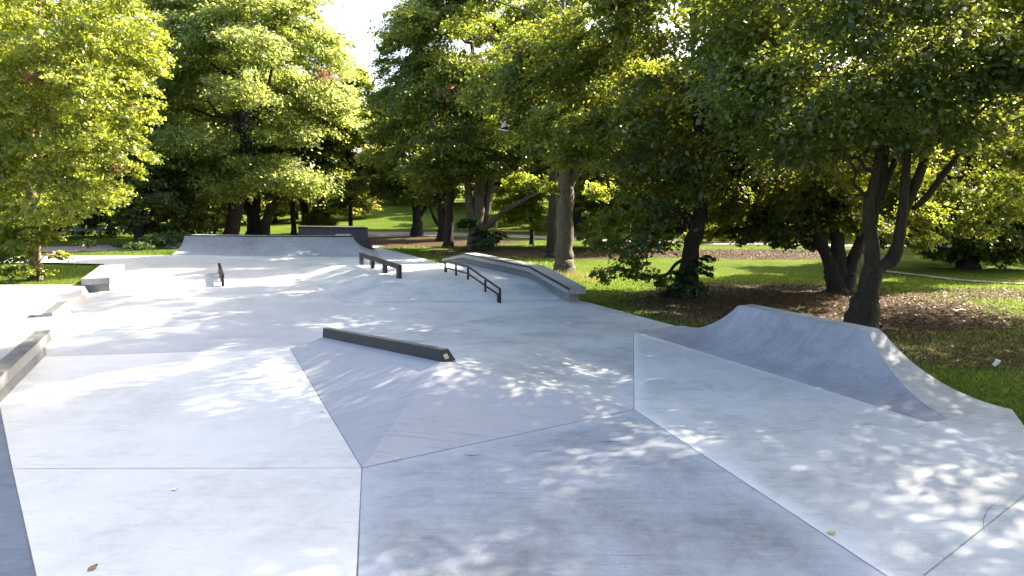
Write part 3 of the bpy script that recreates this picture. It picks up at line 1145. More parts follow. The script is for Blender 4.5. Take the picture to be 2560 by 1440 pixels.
# small dark-edged block on the kerb
k0, k1 = G(107, 785, pz + .08), G(151, 763, pz + .08)
k1 = k0 + AX * 2.3
root = thing('kerb_block', zz(k0, 0), 'small concrete kerb block with a grimy top on the raised pavement edge at left', 'ledge')
mb = MB()
ks = NR * 0.32
mb.hexa([zz(k0, 0.2), zz(k0 + ks, -.02), zz(k1 + ks, -.02), zz(k1, 0.2)], [k0 - NR * .3, k0 + NR * .2, k1 + NR * .2, k1 - NR * .3])
mb.build('block_body', M['ledge'], root, bevel=0.01)
mb = MB()
mb.hexa([q + UP * .001 for q in (k0 - NR * .02, k0 + NR * .203, k1 + NR * .203, k1 - NR * .02)], [q + UP * .005 for q in (k0 - NR * .02, k0 + NR * .203, k1 + NR * .203, k1 - NR * .02)])
mb.build('grimy_edge', M['edge_grime'], root)

# ------------------------------------------------------------------ park benches


def park_bench(a, c, label):
    a, c = Vector(a), Vector(c)
    d = (c - a).normalized()
    s = Vector((d.y, -d.x, 0))         # towards camera side
    if s.y > 0:
        s = -s
    root = thing('park_bench', (a + c) / 2, label, 'bench', 'park benches behind the small lawn')
    L = (c - a).length
    mid = (a + c) / 2
    st, bk_ = MB(), MB()
    for k in range(4):
        st.box(mid + s * (0.05 + 0.115 * k) + UP * 0.43, d * L / 2, s * 0.05, UP * 0.035)
    st.build('seat', M['wood_green'], root)
    for k in range(3):
        bk_.box(mid - s * (0.04 + 0.03 * k) + UP * (0.52 + 0.13 * k), d * L / 2, s * 0.016, UP * 0.1 + s * -0.02)
    bk_.build('backrest', M['wood_green'], root)
    for t in (-0.36, 0.36):
        lg = MB()
        lg.box(mid + d * L * t + s * 0.2 - UP * 0.1, d * 0.07, s * 0.22, UP * 0.525)
        lg.build('leg', M['concrete_leg'], root)
        lg = MB()
        q = mid + d * L * t - s * 0.06
        lg.hexa([q - d * .04 - s * .02 + UP * .43, q + d * .04 - s * .02 + UP * .43, q + d * .04 + s * .03 + UP * .43, q - d * .04 + s * .03 + UP * .43],
                [q - d * .04 - s * .12 + UP * .9, q + d * .04 - s * .12 + UP * .9, q + d * .04 - s * .08 + UP * .9, q - d * .04 - s * .08 + UP * .9])
        lg.build('back_support', M['concrete_leg'], root)
    return root


park_bench(G(182, 590), G(262, 589), 'weathered green slatted park bench in shade, the left one of two in a row')
park_bench(G(261, 587), G(335, 584), 'pale sunlit slatted park bench, the right one of two in a row')

# ------------------------------------------------------------------ trees


def lobes_env(c, r, K, zmin=0.5, rr=(0.24, 0.36), inner=0.5, seed=0, top_bias=0.0):
    rg = np.random.default_rng(seed)
    out_ = []
    rm = (r[0] + r[1] + r[2]) / 3
    tries = 0
    while len(out_) < K and tries < K * 20:
        tries += 1
        d = rg.normal(size=3)
        d /= np.linalg.norm(d)
        d[2] += top_bias
        f = rg.uniform(inner, 0.92)
        q = np.array(c) + d * np.array(r) * f
        if q[2] < zmin:
            continue
        R = rm * rg.uniform(*rr)
        if any(np.linalg.norm((q - o_[0]) / np.array([1, 1, 0.7])) < 0.62 * (R + o_[1]) * 0.8 for o_ in out_):
            if rg.uniform() < 0.75:
                continue
        out_.append((q, R))
    return out_


def crown_leaves(lobes, center, n, size, flat=0.6, up=0.75, shell=0.45, jitter=0.5, spread=1.0):
    n, size = int(n * 1.35), size * 0.85
    tot = sum(R * R for _, R in lobes)
    arr = []
    for q, R in lobes:
        k = max(20, int(n * R * R / tot))
        m_ = max(6, int(9 + R * 7))
        # sprays inside the lobe
        d = RNG.normal(size=(m_, 3))
        d /= np.linalg.norm(d, axis=1)[:, None]
        d[:, 2] = d[:, 2] * 0.9 + 0.15
        f = RNG.uniform(shell, 1.0, m_)[:, None]
        sc = np.array([R, R, R * flat])
        cc = q + d * f * sc
        idx = RNG.integers(0, m_, k)
        rs = R * RNG.uniform(0.2, 0.42, m_) * spread
        g = RNG.normal(size=(k, 3))
        g *= (rs[idx] * 0.62)[:, None]
        g[:, 2] *= 0.38
        o_ = cc[idx] - np.array(center)
        o_[:, 2] *= 0.3
        o_ /= np.linalg.norm(o_, axis=1)[:, None] + 1e-6
        # sprays droop outwards
        g[:, 2] -= np.sum(g[:, :2] * o_[:, :2], axis=1) * 0.35
        pos = cc[idx] + g
        arr.append(leaves_at(pos, size, up=up, out=o_, jitter=jitter))
    return np.concatenate(arr)


def curve_pts(a, c, sag, n=6, wob=0.08, rg=random):
    a, c = Vector(a), Vector(c)
    L = (c - a).length
    pts = []
    for i in range(n + 1):
        t = i / n
        q = a.lerp(c, t) + UP * (sag * L * math.sin(math.pi * t))
        if 0 < i < n:
            q += Vector((rg.uniform(-1, 1), rg.uniform(-1, 1), rg.uniform(-1, 1))) * wob * L * 0.35
        pts.append(q)
    return pts


def tree(label, stems, lobes, n, size, leaf, barkm, cat='tree', name='tree', group=None, flat=0.6, up=0.75, nlimb=14, limb_r=0.07, seed=1, shell=0.45, jitter=0.5, extra=None, limbs=None, dead=None, spread=1.0):
    """stems: list of (points, radii). first point of the first stem is the base"""
    rg = random.Random(seed)
    base = Vector(stems[0][0][0])
    root = thing(name, base, label, cat, group)
    tk = MB()
    nodes = []
    for pts, rad in stems:
        pts = [Vector(q) for q in pts]
        rad = list(rad)
        if pts[0].z < 0.6 and rad[0] > 0.15 and len(pts) > 1:
            r0_ = rad[0]
            d0 = (pts[1] - pts[0]).normalized()
            pts = [pts[0] - UP * 0.15, pts[0] + d0 * 0.12, pts[0] + d0 * 0.55] + pts[1:]
            rad = [r0_ * 1.38, r0_ * 1.14, r0_ * 0.97] + rad[1:]
        # refine with slight wobble
        fp, frd = [], []
        for i in range(len(pts) - 1):
            for k in range(4):
                t = k / 4
                p0, p1, p2, p3 = pts[max(i - 1, 0)], pts[i], pts[i + 1], pts[min(i + 2, len(pts) - 1)]
                q = 0.5 * ((2 * p1) + (p2 - p0) * t + (2 * p0 - 5 * p1 + 4 * p2 - p3) * t * t + (3 * p1 - p0 - 3 * p2 + p3) * t ** 3)
                r = rad[i] * (1 - t) + rad[i + 1] * t
                if fp:
                    q += Vector((rg.uniform(-1, 1), rg.uniform(-1, 1), 0)) * r * 0.14
                fp.append(q)
                frd.append(r * (rg.uniform(0.94, 1.08) if q.z > base.z + 0.8 else rg.uniform(0.99, 1.02)))
        fp.append(pts[-1])
        frd.append(rad[-1])
        tk.tube(fp, frd, 12 if rad[0] > 0.1 else 8)
        nodes += [(q, r) for q, r in zip(fp, frd)]
    cen = np.mean([q for q, _ in lobes], axis=0)
    order = list(range(len(lobes)))
    rg.shuffle(order)
    for i in order[:nlimb]:
        q, R = lobes[i]
        q = Vector(q)
        cand = [(nq, nr) for nq, nr in nodes if nq.z > base.z + 1.0 and nq.z < q.z + 0.6] or nodes
        nq, nr = min(cand, key=lambda t: (t[0] - q).length + abs((q.z - t[0].z) - 0.5 * (t[0] - q).length) * 0.6)
        r0 = min(nr * 0.75, limb_r * (0.6 + R * 0.25))
        cp_ = curve_pts(nq, q, 0.06, 6, 0.16, rg)
        rr_ = [r0 * (1 - 0.82 * k / 6) for k in range(7)]
        tk.tube(cp_, rr_, 7)
        for _ in range(3):
            k = rg.randint(2, 5)
            e_ = cp_[k] + Vector((rg.uniform(-1, 1), rg.uniform(-1, 1), rg.uniform(-0.3, 0.8))) * R * 0.9
            tk.tube(curve_pts(cp_[k], e_, 0.05, 4, 0.2, rg), [rr_[k] * 0.6 * (1 - 0.2 * j) for j in range(5)], 5)
    for (pts, rad) in (limbs or []):
        tk.tube([Vector(q) for q in pts], rad, 7)
    tk.build('trunk', barkm, root, smooth=True)
    co = crown_leaves(lobes, cen, n, size, flat, up, shell, jitter, spread)
    fast_mesh('crown', co, 4, leaf, root)
    for (q, R, k) in (dead or []):
        dd = RNG.normal(size=(k, 3)) * np.array([R, R, R * 0.6]) * 0.5 + np.array(q)
        fast_mesh('dead_leaves', leaves_at(dd, size * 1.1, 0.3, None, 0.9), 4, M['lf_dead'], root)
    return root


def px_lobes(lst):
    return [(np.array(P(u, v, d)), R) for (u, v, d, R) in lst]


DENS = 1.0
GREEN = 'trees around the skatepark'

# T1 hornbeam at left
b1_ = G(88, 694)
d1 = b1_.y
lob = lobes_env((b1_.x - 0.8, d1 + 0.6, 9.0), (4.4, 4.6, 8.0), 40, 2.0, (0.22, 0.32), 0.55, 3)
lob += px_lobes([(300, 250, d1 - 1, 1.5), (330, 380, d1 - .5, 1.1), (250, 470, d1 - 1, 1.3), (235, 520, d1, .8), (300, 120, d1, 1.6), (350, 200, d1, 1.1), (180, 380, d1 - 2, 1.2),
                 (120, 520, d1 - 2, 1.0), (60, 440, d1 - 1, 1.2), (200, 230, d1 - 2.4, 1.3), (120, 120, d1 - 2.2, 1.4), (30, 250, d1 - 2, 1.5), (240, 40, d1 - 1.5, 1.4), (30, 560, d1, 1.0), (160, 535, d1 - .5, .8), (210, 480, d1 - 1, .9), (0, 480, d1 - 1, 1.2), (290, 490, d1, .7), (20, 380, d1 - 1.5, 1.2), (150, 450, d1 - 1.6, .9), (260, 320, d1 - 1.6, 1.0), (340, 300, d1 - .5, .9), (320, 60, d1 - .4, 1.3), (20, 120, d1 - 2, 1.3), (100, 560, d1 - 1, .7), (310, 430, d1 - .3, .8)])
tree('tall bright sunlit hornbeam with several reddish stems at the left edge of the small lawn',
     [([b1_, P(84, 600, d1), P(78, 480, d1), P(75, 330, d1), P(95, 150, d1), P(100, -80, d1 + .3)], [.22, .18, .17, .14, .1, .03]),
      ([b1_ + Vector((-.1, .1, 0)), P(70, 560, d1), P(90, 420, d1 - .3), P(96, 280, d1 - .5), P(125, 90, d1 - .8)], [.15, .12, .1, .08, .03]),
      ([b1_ + Vector((.15, -.1, 0)), P(95, 640, d1), P(92, 560, d1 - .2), P(70, 440, d1 - .4), P(40, 150, d1 - .5)], [.1, .1, .09, .08, .03])],
     lob, int(125000 * DENS), 0.145, M['lf_hornbeam'], M['bark_light'], group=GREEN, seed=3, nlimb=26, limb_r=.06, up=.5, jitter=.65, flat=.8, shell=.6, spread=.85,
     dead=[(P(78, 190, d1 - 2.5), .35, 60), (P(300, 420, d1 - 1), .4, 60)])
# low shrub growth at its foot
sh = px_lobes([(30, 640, d1 - .8, .75), (75, 610, d1 - 1, .7), (60, 680, d1 - .9, .5), (120, 590, d1 - .5, .6), (20, 590, d1, .8), (110, 680, d1 - .3, .35), (150, 640, d1 + .2, .4), (10, 680, d1 - .8, .5)])
tree('leafy sapling shrub with pale sunlit leaves at the foot of the left tree', [([b1_ + Vector((-.4, -.9, 0)), P(60, 660, d1 - .9), P(70, 590, d1 - 1)], [.05, .04, .02]), ([b1_ + Vector((.2, -.6, 0)), P(110, 640, d1 - .6), P(150, 640, d1)], [.03, .025, .01])],
     sh, 5200, 0.14, M['lf_hornbeam'], M['bark_light'], cat='shrub', name='shrub', seed=5, nlimb=7, limb_r=.02)

# T2 large sycamore
d2 = 54.0
b2_ = zz(P(575, 586, 52), 0)
lob = lobes_env((P(610, 300, d2).x, d2 + 1, 12.5), (8.2, 7.5, 10.5), 58, 2.6, (0.19, 0.29), 0.55, 8)
lob += px_lobes([(560, 470, 50, 2.4), (470, 500, 51, 2.2), (660, 430, 50, 2.6), (750, 460, 50, 2.4), (420, 430, 52, 2.3), (500, 360, 49, 2.6), (720, 330, 50, 2.4), (820, 260, 52, 2.4),
                 (815, 120, 53, 1.9), (760, 40, 53, 2.4), (640, 120, 48, 2.6), (520, 100, 50, 2.7), (440, 220, 51, 2.5), (400, 320, 52, 2.2), (610, 230, 47, 2.2), (860, 230, 54, 1.7)])
tree('broad pale green sycamore with dark leaning trunks behind the far quarter pipe',
     [([b2_, P(590, 520, 52), P(612, 440, 52), P(612, 330, 52.5), P(600, 200, 53), P(600, 20, 54)], [.58, .5, .42, .34, .22, .08]),
      ([P(612, 400, 52.3), P(632, 300, 52), P(640, 180, 51.5), P(690, 60, 52)], [.28, .24, .18, .06]),
      ([P(626, 310, 52), P(665, 230, 52), P(690, 120, 52.5)], [.18, .14, .05])],
     lob, int(165000 * DENS), 0.265, M['lf_syc'], M['bark_dark'], group=GREEN, seed=8, nlimb=26, limb_r=.14,
     dead=[(P(815, 190, 50), 1.0, 110)])
# two more stems beside it
d3 = 55.5
lob = px_lobes([(700, 470, d3, 2.2), (760, 400, d3 + 1, 2.4), (820, 440, d3 + 1, 2.0), (840, 330, d3 + 2, 2.3), (700, 300, d3 + 2, 2.4), (790, 250, d3 + 3, 2.4), (640, 400, d3 + 2, 2.2), (860, 470, d3 + 2, 1.5)])
tree('dark forked tree with two diverging stems right behind the far quarter pipe',
     [([zz(P(632, 583, d3), 0), P(632, 540, d3), P(612, 500, d3), P(600, 440, d3 + .5)], [.5, .42, .3, .2]),
      ([zz(P(640, 583, d3), 0), P(640, 520, d3), P(660, 440, d3), P(700, 330, d3 + 1), P(720, 260, d3 + 1)], [.42, .34, .25, .15, .06]),
      ([zz(P(660, 584, d3 - 1), 0), P(672, 530, d3 - 1), P(700, 490, d3 - .5), P(770, 380, d3)], [.4, .34, .27, .1])],
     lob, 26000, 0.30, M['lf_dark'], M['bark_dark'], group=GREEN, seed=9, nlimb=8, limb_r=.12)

# dark understory tree at left
d4 = 47.0
lob = px_lobes([(340, 520, d4, 1.7), (390, 480, d4 + 1, 2.0), (330, 440, d4 + 2, 1.8), (440, 520, d4 + 1, 1.6), (300, 500, d4 + 2, 1.5), (380, 400, d4 + 2, 2.0), (470, 550, d4 + 2, 1.2), (310, 380, d4 + 3, 1.8), (350, 570, d4 + .5, 1.0), (440, 440, d4 + 2, 1.8)])
tree('low dark leafy tree in deep shade between the benches and the far quarter pipe',
     [([zz(P(348, 606, d4), 0), P(345, 570, d4), P(330, 530, d4), P(335, 460, d4 + 1)], [.32, .26, .2, .08]), ([P(345, 570, d4), P(375, 540, d4), P(400, 480, d4 + 1)], [.2, .15, .06])],
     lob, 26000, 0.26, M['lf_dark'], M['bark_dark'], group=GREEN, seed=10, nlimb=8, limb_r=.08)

# dark fill behind the benches and beyond the path
for (lst, lf, n__, label, sd) in (
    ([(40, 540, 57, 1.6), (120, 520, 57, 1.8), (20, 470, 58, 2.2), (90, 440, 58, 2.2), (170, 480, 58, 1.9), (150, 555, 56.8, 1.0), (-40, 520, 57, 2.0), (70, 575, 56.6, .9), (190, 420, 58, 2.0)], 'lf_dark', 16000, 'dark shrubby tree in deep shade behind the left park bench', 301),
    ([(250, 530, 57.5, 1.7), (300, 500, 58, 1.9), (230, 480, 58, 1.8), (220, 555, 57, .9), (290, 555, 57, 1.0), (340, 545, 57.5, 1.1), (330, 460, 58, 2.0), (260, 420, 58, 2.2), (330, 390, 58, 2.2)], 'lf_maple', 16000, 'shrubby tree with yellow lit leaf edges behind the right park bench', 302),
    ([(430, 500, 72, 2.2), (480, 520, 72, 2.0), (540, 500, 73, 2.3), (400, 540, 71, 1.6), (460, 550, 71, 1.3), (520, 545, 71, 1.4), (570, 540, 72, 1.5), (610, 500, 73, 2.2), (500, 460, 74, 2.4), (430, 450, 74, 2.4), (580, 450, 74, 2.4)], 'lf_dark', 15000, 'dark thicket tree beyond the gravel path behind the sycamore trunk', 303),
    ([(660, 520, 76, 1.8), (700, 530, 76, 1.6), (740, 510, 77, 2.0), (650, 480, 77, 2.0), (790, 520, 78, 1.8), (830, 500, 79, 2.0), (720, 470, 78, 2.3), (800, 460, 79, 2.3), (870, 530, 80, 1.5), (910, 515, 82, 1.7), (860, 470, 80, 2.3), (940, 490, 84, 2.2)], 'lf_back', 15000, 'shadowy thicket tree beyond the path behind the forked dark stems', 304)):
    q_ = lst[0]
    bb = zz(P(q_[0] + 30, 590, q_[2] + .5), 0)
    tree(label, [([bb, bb + UP * 2.0, bb + Vector((.3, 0, 4.5)), bb + Vector((-.3, 0, 7))], [.25, .2, .14, .05])], px_lobes(lst), n__, .33, M[lf], M['bark_dark'], group=GREEN, seed=sd, nlimb=6, limb_r=.08)

# slim trees right of the far ramps
for (u, v, d, lean, rad, h, label, lf, lobs, sz, nn, seed) in (
    (735, 590, 57, -3, .24, 380, 'slim dark trunk tree just left of the tall ramp block', 'lf_syc', [(735, 420, 58, 1.9), (760, 360, 59, 2.1), (700, 390, 59, 1.8), (740, 290, 60, 2.2)], .3, 11000, 12),
    (876, 578, 62, 0, .2, 470, 'slender small pale leaved tree on the sunlit lawn behind the ramp block', 'lf_bush', [(880, 500, 63, 1.2), (850, 520, 63, 1.1), (905, 510, 63, .9), (870, 470, 63, 1.3), (835, 500, 64, 1.0), (900, 470, 64, 1.1)], .26, 6000, 13),
):
    bb = zz(P(u, v, d), 0)
    tree(label, [([bb, P(u + lean, v - 60, d), P(u + lean * 2, h, d + .5)], [rad, rad * .8, rad * .3])], px_lobes(lobs), nn, sz, M[lf], M['bark_dark'], group=GREEN, seed=seed, nlimb=5, limb_r=.06)
d6 = 59.0
tree('thick short trunk tree with low spreading boughs beside the yellow green bush',
     [([zz(P(768, 585, d6), 0), P(766, 550, d6), P(758, 500, d6), P(750, 430, d6)], [.5, .42, .3, .1]), ([P(768, 560, d6), P(790, 520, d6), P(815, 490, d6)], [.16, .12, .04])],
     px_lobes([(800, 420, 60, 2.2), (850, 390, 61, 2.2), (880, 330, 62, 2.3), (780, 470, 60, 1.5), (900, 420, 62, 1.6), (720, 440, 61, 1.6), (925, 290, 66, 2.2), (890, 200, 68, 1.6), (915, 330, 64, 2)]),
     24000, .32, M['lf_dark'], M['bark_dark'], group=GREEN, seed=14, nlimb=8, limb_r=.1)
tree('round yellow green bush glowing in sunlight behind the tall ramp block', [([zz(P(796, 580, 58), 0), P(797, 560, 58)], [.06, .03]), ([zz(P(800, 580, 58), 0), P(810, 550, 58)], [.05, .02])],
     px_lobes([(790, 545, 58, 1.0), (810, 530, 58.4, .9), (800, 565, 57.6, .9), (775, 560, 58, .7), (820, 555, 58, .7)]), 6500, .2, M['lf_bush'], M['bark_dark'], cat='bush', name='bush', seed=15, nlimb=4, limb_r=.03)

# T5 short trunk tree on the lawn
d7 = 58.0
tree('small low tree with short stout trunk on the sunlit lawn',
     [([zz(P(1043, 588, d7), 0), P(1043, 560, d7), P(1040, 520, d7), P(1030, 460, d7)], [.52, .42, .34, .12]), ([P(1043, 550, d7), P(1070, 510, d7), P(1090, 480, d7)], [.2, .14, .05])],
     px_lobes([(1000, 490, d7, 1.6), (1050, 480, d7 - 1, 1.7), (1020, 450, d7, 1.9), (960, 470, d7 + 1, 1.5), (1080, 440, d7, 1.9), (1000, 400, d7 + 1, 2.1), (940, 410, d7 + 1, 1.8), (1050, 370, d7 + 1, 2.1), (960, 340, d7 + 2, 2.0)]),
     22000, .29, M['lf_maple'], M['bark_dark'], group=GREEN, seed=16, nlimb=8, limb_r=.1)
d8 = 52.0
tree('many stemmed tree with a fan of dark boughs behind the maple clump',
     [([zz(P(1108, 592, d8), 0), P(1108, 560, d8), P(1100, 520, d8), P(1085, 460, d8)], [.45, .4, .25, .08]), ([P(1106, 575, d8), P(1085, 545, d8), P(1072, 510, d8)], [.16, .12, .04]), ([P(1110, 565, d8), P(1128, 510, d8), P(1140, 440, d8)], [.25, .18, .06])],
     px_lobes([(1090, 500, d8, 1.2), (1130, 470, d8, 1.5), (1080, 440, d8 + 1, 1.7), (1140, 400, d8 + 1, 1.9), (1100, 340, d8 + 1, 2.0)]),
     13000, .27, M['lf_maple'], M['bark_dark'], group=GREEN, seed=17, nlimb=5, limb_r=.1)
# T7 triple-stem maple: main dark mass in the middle
d9 = 43.5
b7 = zz(P(1186, 612, d9), 0)
lob = lobes_env((P(1190, 200, d9).x, d9 + .5, 10.5), (5.6, 6.0, 8.6), 46, 2.8, (0.2, 0.3), 0.55, 21)
lob += px_lobes([(1010, 170, d9, 2.0), (990, 260, d9, 1.9), (960, 330, d9, 1.5), (1060, 260, d9 - 3, 2.0), (1130, 330, d9 - 4, 2.1), (1040, 380, d9 - 1, 1.7), (1200, 420, d9 - 3, 1.8), (1120, 450, d9 - 1, 1.5),
                 (1060, 90, d9, 2.1), (1000, 110, d9 + 1, 1.5), (1020, 320, d9 - 1, 1.7), (960, 240, d9 + 1, 1.3), (1090, 180, d9 - 2, 1.9), (1110, 20, d9, 2.2), (1200, 240, d9 - 4, 2.1), (1260, 400, d9 - 2, 1.6), (950, 400, d9 + .5, 1.2)])
tree('dense dark green maple with three ruddy stems and a long low bough in the centre',
     [([b7, P(1184, 570, d9), P(1172, 500, d9), P(1168, 440, d9), P(1150, 300, d9)], [.42, .34, .28, .24, .1]),
      ([b7 + Vector((.5, .2, 0)), P(1196, 560, d9), P(1198, 490, d9), P(1200, 400, d9), P(1190, 200, d9), P(1170, 40, d9)], [.4, .36, .32, .28, .18, .05]),
      ([b7 + Vector((.7, .5, 0)), P(1206, 570, d9 + .5), P(1220, 500, d9 + .5), P(1232, 400, d9 + .5), P(1260, 260, d9)], [.32, .28, .24, .2, .08]),
      ([P(1200, 575, d9), P(1225, 560, d9), P(1255, 532, d9 - .3), P(1310, 500, d9 - .5), P(1350, 480, d9 - .5)], [.2, .19, .17, .13, .05])],
     lob, int(118000 * DENS), 0.22, M['lf_maple'], M['bark_brown'], group=GREEN, seed=21, nlimb=24, limb_r=.12, dead=[(P(1130, 235, 38.5), .7, 120), (P(1160, 255, 38.5), .5, 60)])
tree('dark straight stem maple just left of the three ruddy stems', [([zz(P(1120, 618, d9 + 1), 0), P(1122, 560, d9 + 1), P(1126, 480, d9 + 1), P(1128, 380, d9 + 1)], [.32, .28, .24, .1])],
     px_lobes([(1120, 420, d9 + 1, 1.6), (1080, 400, d9 + 2, 1.6), (1130, 350, d9 + 2, 1.8), (1090, 310, d9 + 2, 1.8)]), 9000, .25, M['lf_maple'], M['bark_mossy'], group=GREEN, seed=22, nlimb=4, limb_r=.08)
# yellow backlit foliage behind the slim trunk
tree('yellow green backlit small tree between the maple clump and the brown trunk', [([zz(P(1330, 600, 47), 0), P(1330, 560, 47), P(1325, 500, 47)], [.16, .12, .05])],
     px_lobes([(1290, 545, 47, 1.1), (1340, 530, 47, 1.2), (1320, 490, 47, 1.3), (1360, 570, 46, .9), (1250, 510, 48, 1.1), (1300, 460, 48, 1.3), (1360, 470, 48, 1.3)]), 9500, .22, M['lf_bush'], M['bark_dark'], group=GREEN, seed=23, nlimb=6, limb_r=.06, shell=.3)

for (lst, d_, label, sd) in (  # bushes added in bright leaf colour as sun glow between the trunks
    ([(1490, 565, 44, .9), (1530, 590, 44, .8), (1470, 600, 43.6, .6), (1540, 550, 45, .9), (1500, 530, 45, .8)], 44, 'yellow lit bush on the lawn just right of the brown mottled trunk', 311),
    ([(2500, 625, 37, .8), (2545, 610, 37, .9), (2580, 640, 36.5, .9), (2530, 650, 36.6, .5)], 37, 'sunlit bush at the far right edge under the drooping dark tree', 312),
    ([(1770, 575, 50, 1.1), (1820, 590, 50, .8), (1730, 590, 50, .8), (1800, 550, 51, 1.0)], 50, 'backlit bush across the lawn right of the leaning trunk', 313)):
    bb = zz(P(lst[0][0], 600, d_), 0)
    tree(label, [([bb, bb + UP * .8], [.06, .03]), ([bb + Vector((.2, 0, 0)), bb + Vector((.5, 0, 1.0))], [.05, .02])], px_lobes(lst), 5500, .19, M['lf_bush'], M['bark_dark'], cat='bush', name='bush', seed=sd, nlimb=4, limb_r=.03)

# T8 slim trunk, T9 big brown trunk
d10 = 37.5
tree('tall slim dark tree just behind the brown mottled trunk', [([zz(P(1380, 637, d10), 0), P(1381, 560, d10), P(1383, 450, d10), P(1385, 250, d10), P(1390, 50, d10)], [.3, .27, .24, .18, .06])],
     px_lobes([(1380, 380, d10, 1.4), (1420, 300, d10 + 1, 1.7), (1340, 320, d10 + 1, 1.6), (1400, 200, d10 + 1, 2.0), (1360, 120, d10 + 1, 2.0), (1440, 120, d10 + 2, 2.0), (1400, 20, d10 + 1, 2.2), (1330, 30, d10 + 1, 2.0)]),
     14000, .24, M['lf_maple'], M['bark_mossy'], group=GREEN, seed=24, nlimb=7, limb_r=.1)
d11 = 29.2
b9 = zz(P(1411, 684, d11), 0)
lob = lobes_env((P(1440, 120, d11).x, d11, 8.0), (4.8, 4.6, 3.3), 24, 4.2, (0.2, 0.3), 0.55, 31)
lob += px_lobes([(1300, 250, d11 - 2, 1.3), (1350, 330, d11 - 1.5, 1.2), (1290, 330, d11 - 1, 1.0), (1480, 390, d11 - 1, 1.2), (1420, 400, d11 - .6, .8), (1540, 330, d11 - 1, 1.5), (1600, 260, d11 - 1, 1.5), (1450, 250, d11 - 2.5, 1.5),
                 (1380, 200, d11 - 3, 1.4), (1330, 160, d11 - 2, 1.4), (1500, 480, d11 + .3, .7), (1380, 470, d11 + .3, .6), (1222, 275, d11 - 1.8, .5), (1290, 262, d11 - 2.2, .4), (1330, -60, d11, .9), (1480, -90, d11 + .5, .8), (1560, -40, d11 - .6, .9), (1400, -150, d11, .7)])
lob += [(np.array(q), R) for q, R in (((-1.2, 30.2, 11.4), .9), ((.4, 31, 13), .9), ((-2.2, 30.6, 10.4), .8), ((1.6, 31.5, 14.2), .9), ((-.5, 29, 11.8), .7), ((3.0, 31, 13.5), .8))]  # sparse lobes added high in the crown to dapple the left floor
tree('maple with thick brown mottled trunk and one side bough beside the stepped ledge',
     [([b9, P(1412, 620, d11), P(1414, 520, d11), P(1414, 440, d11), P(1405, 330, d11), P(1400, 180, d11), P(1410, 0, d11)], [.42, .34, .32, .30, .24, .16, .06]),
      ([P(1416, 470, d11), P(1436, 440, d11), P(1456, 402, d11 - .2), P(1500, 340, d11 - .5), P(1560, 260, d11 - .8)], [.22, .2, .17, .12, .05]),
      ([P(1410, 360, d11), P(1360, 330, d11 - .8), P(1300, 316, d11 - 1.5), P(1248, 300, d11 - 2.4)], [.14, .1, .06, .03])],
     lob, int(36000 * DENS), 0.19, M['lf_maple'], M['bark_brown'], group=GREEN, seed=31, nlimb=22, limb_r=.09, spread=1.3, shell=.3)

# T10 dark leaning trunk with low boughs
d12 = 23.6
b10 = zz(P(1718, 735, d12), 0)
lob = lobes_env((P(1700, 150, d12).x, d12 + .6, 7.6), (4.8, 4.4, 5.6), 46, 2.6, (0.2, 0.3), 0.55, 41)
lob += px_lobes([(1560, 640, d12 - .6, .8), (1620, 600, d12 - .3, .9), (1520, 690, d12 - 1, .55), (1600, 680, d12 - .8, .6), (1650, 700, d12 - .4, .5), (1560, 560, d12, .9), (1660, 540, d12 - .8, .9), (1600, 480, d12 - .6, 1.0),
                 (1500, 610, d12 - .4, .6), (1720, 480, d12 - 1.2, 1.0), (1820, 540, d12, .8), (1850, 470, d12 - .5, 1.0), (1900, 560, d12 + 1, .8), (1640, 420, d12 - 1.3, 1.1), (1740, 400, d12 - 1.8, 1.1), (1600, 330, d12 - 1.4, 1.2), (1640, -70, d12, .8), (1780, -120, d12, .8), (1850, -40, d12, .9), (1700, -220, d12, .6)])
lob += [(np.array(q), R) for q, R in (((5.2, 23, 12.6), 1.3), ((4.0, 22.6, 12.0), 1.0), ((6.6, 23.4, 13.6), 1.3), ((3.6, 24, 11.2), .9), ((5.8, 24.6, 14.2), 1.0), ((7.6, 24.2, 14.6), 1.2), ((4.4, 21.2, 12.4), 1.0), ((5.6, 22, 13.6), 1.1), ((3.4, 20.6, 11.6), .8), ((6.8, 22.6, 15), 1.2))]  # lobes added above the frame to shade the left foreground and ledge
tree('maple with dark leaning trunk and low drooping boughs right of the stepped ledge',
     [([b10, P(1720, 680, d12), P(1728, 620, d12), P(1745, 560, d12), P(1760, 450, d12), P(1745, 300, d12), P(1730, 100, d12)], [.36, .31, .28, .26, .22, .16, .06]),
      ([P(1725, 640, d12), P(1690, 660, d12 - .2), P(1660, 690, d12 - .5), P(1600, 690, d12 - .8)], [.07, .06, .05, .02]),
      ([P(1745, 560, d12), P(1690, 530, d12 - .3), P(1620, 560, d12 - .5), P(1560, 600, d12 - .5)], [.1, .08, .06, .02]),
      ([P(1755, 500, d12), P(1800, 420, d12), P(1850, 330, d12 - .3)], [.16, .12, .05])],
     lob, int(76000 * DENS), 0.165, M['lf_dark'], M['bark_dark'], group=GREEN, seed=41, nlimb=26, limb_r=.08, spread=1.2)
iv = px_lobes([(1710, 690, d12 - .4, .4), (1735, 670, d12 - .35, .4), (1700, 725, d12 - .5, .45), (1760, 680, d12 - .3, .35), (1740, 720, d12 - .5, .45), (1660, 735, d12 - .4, .35), (1770, 650, d12 - .2, .25)])
tree('clump of dark ivy and nettles round the foot of the leaning trunk', [([b10 + Vector((.1, -.5, 0)), P(1715, 710, d12 - .5)], [.03, .015])], iv, 4500, .11, M['lf_ivy'], M['bark_dark'], cat='ivy', name='ivy_clump', seed=42, nlimb=3, limb_r=.02)
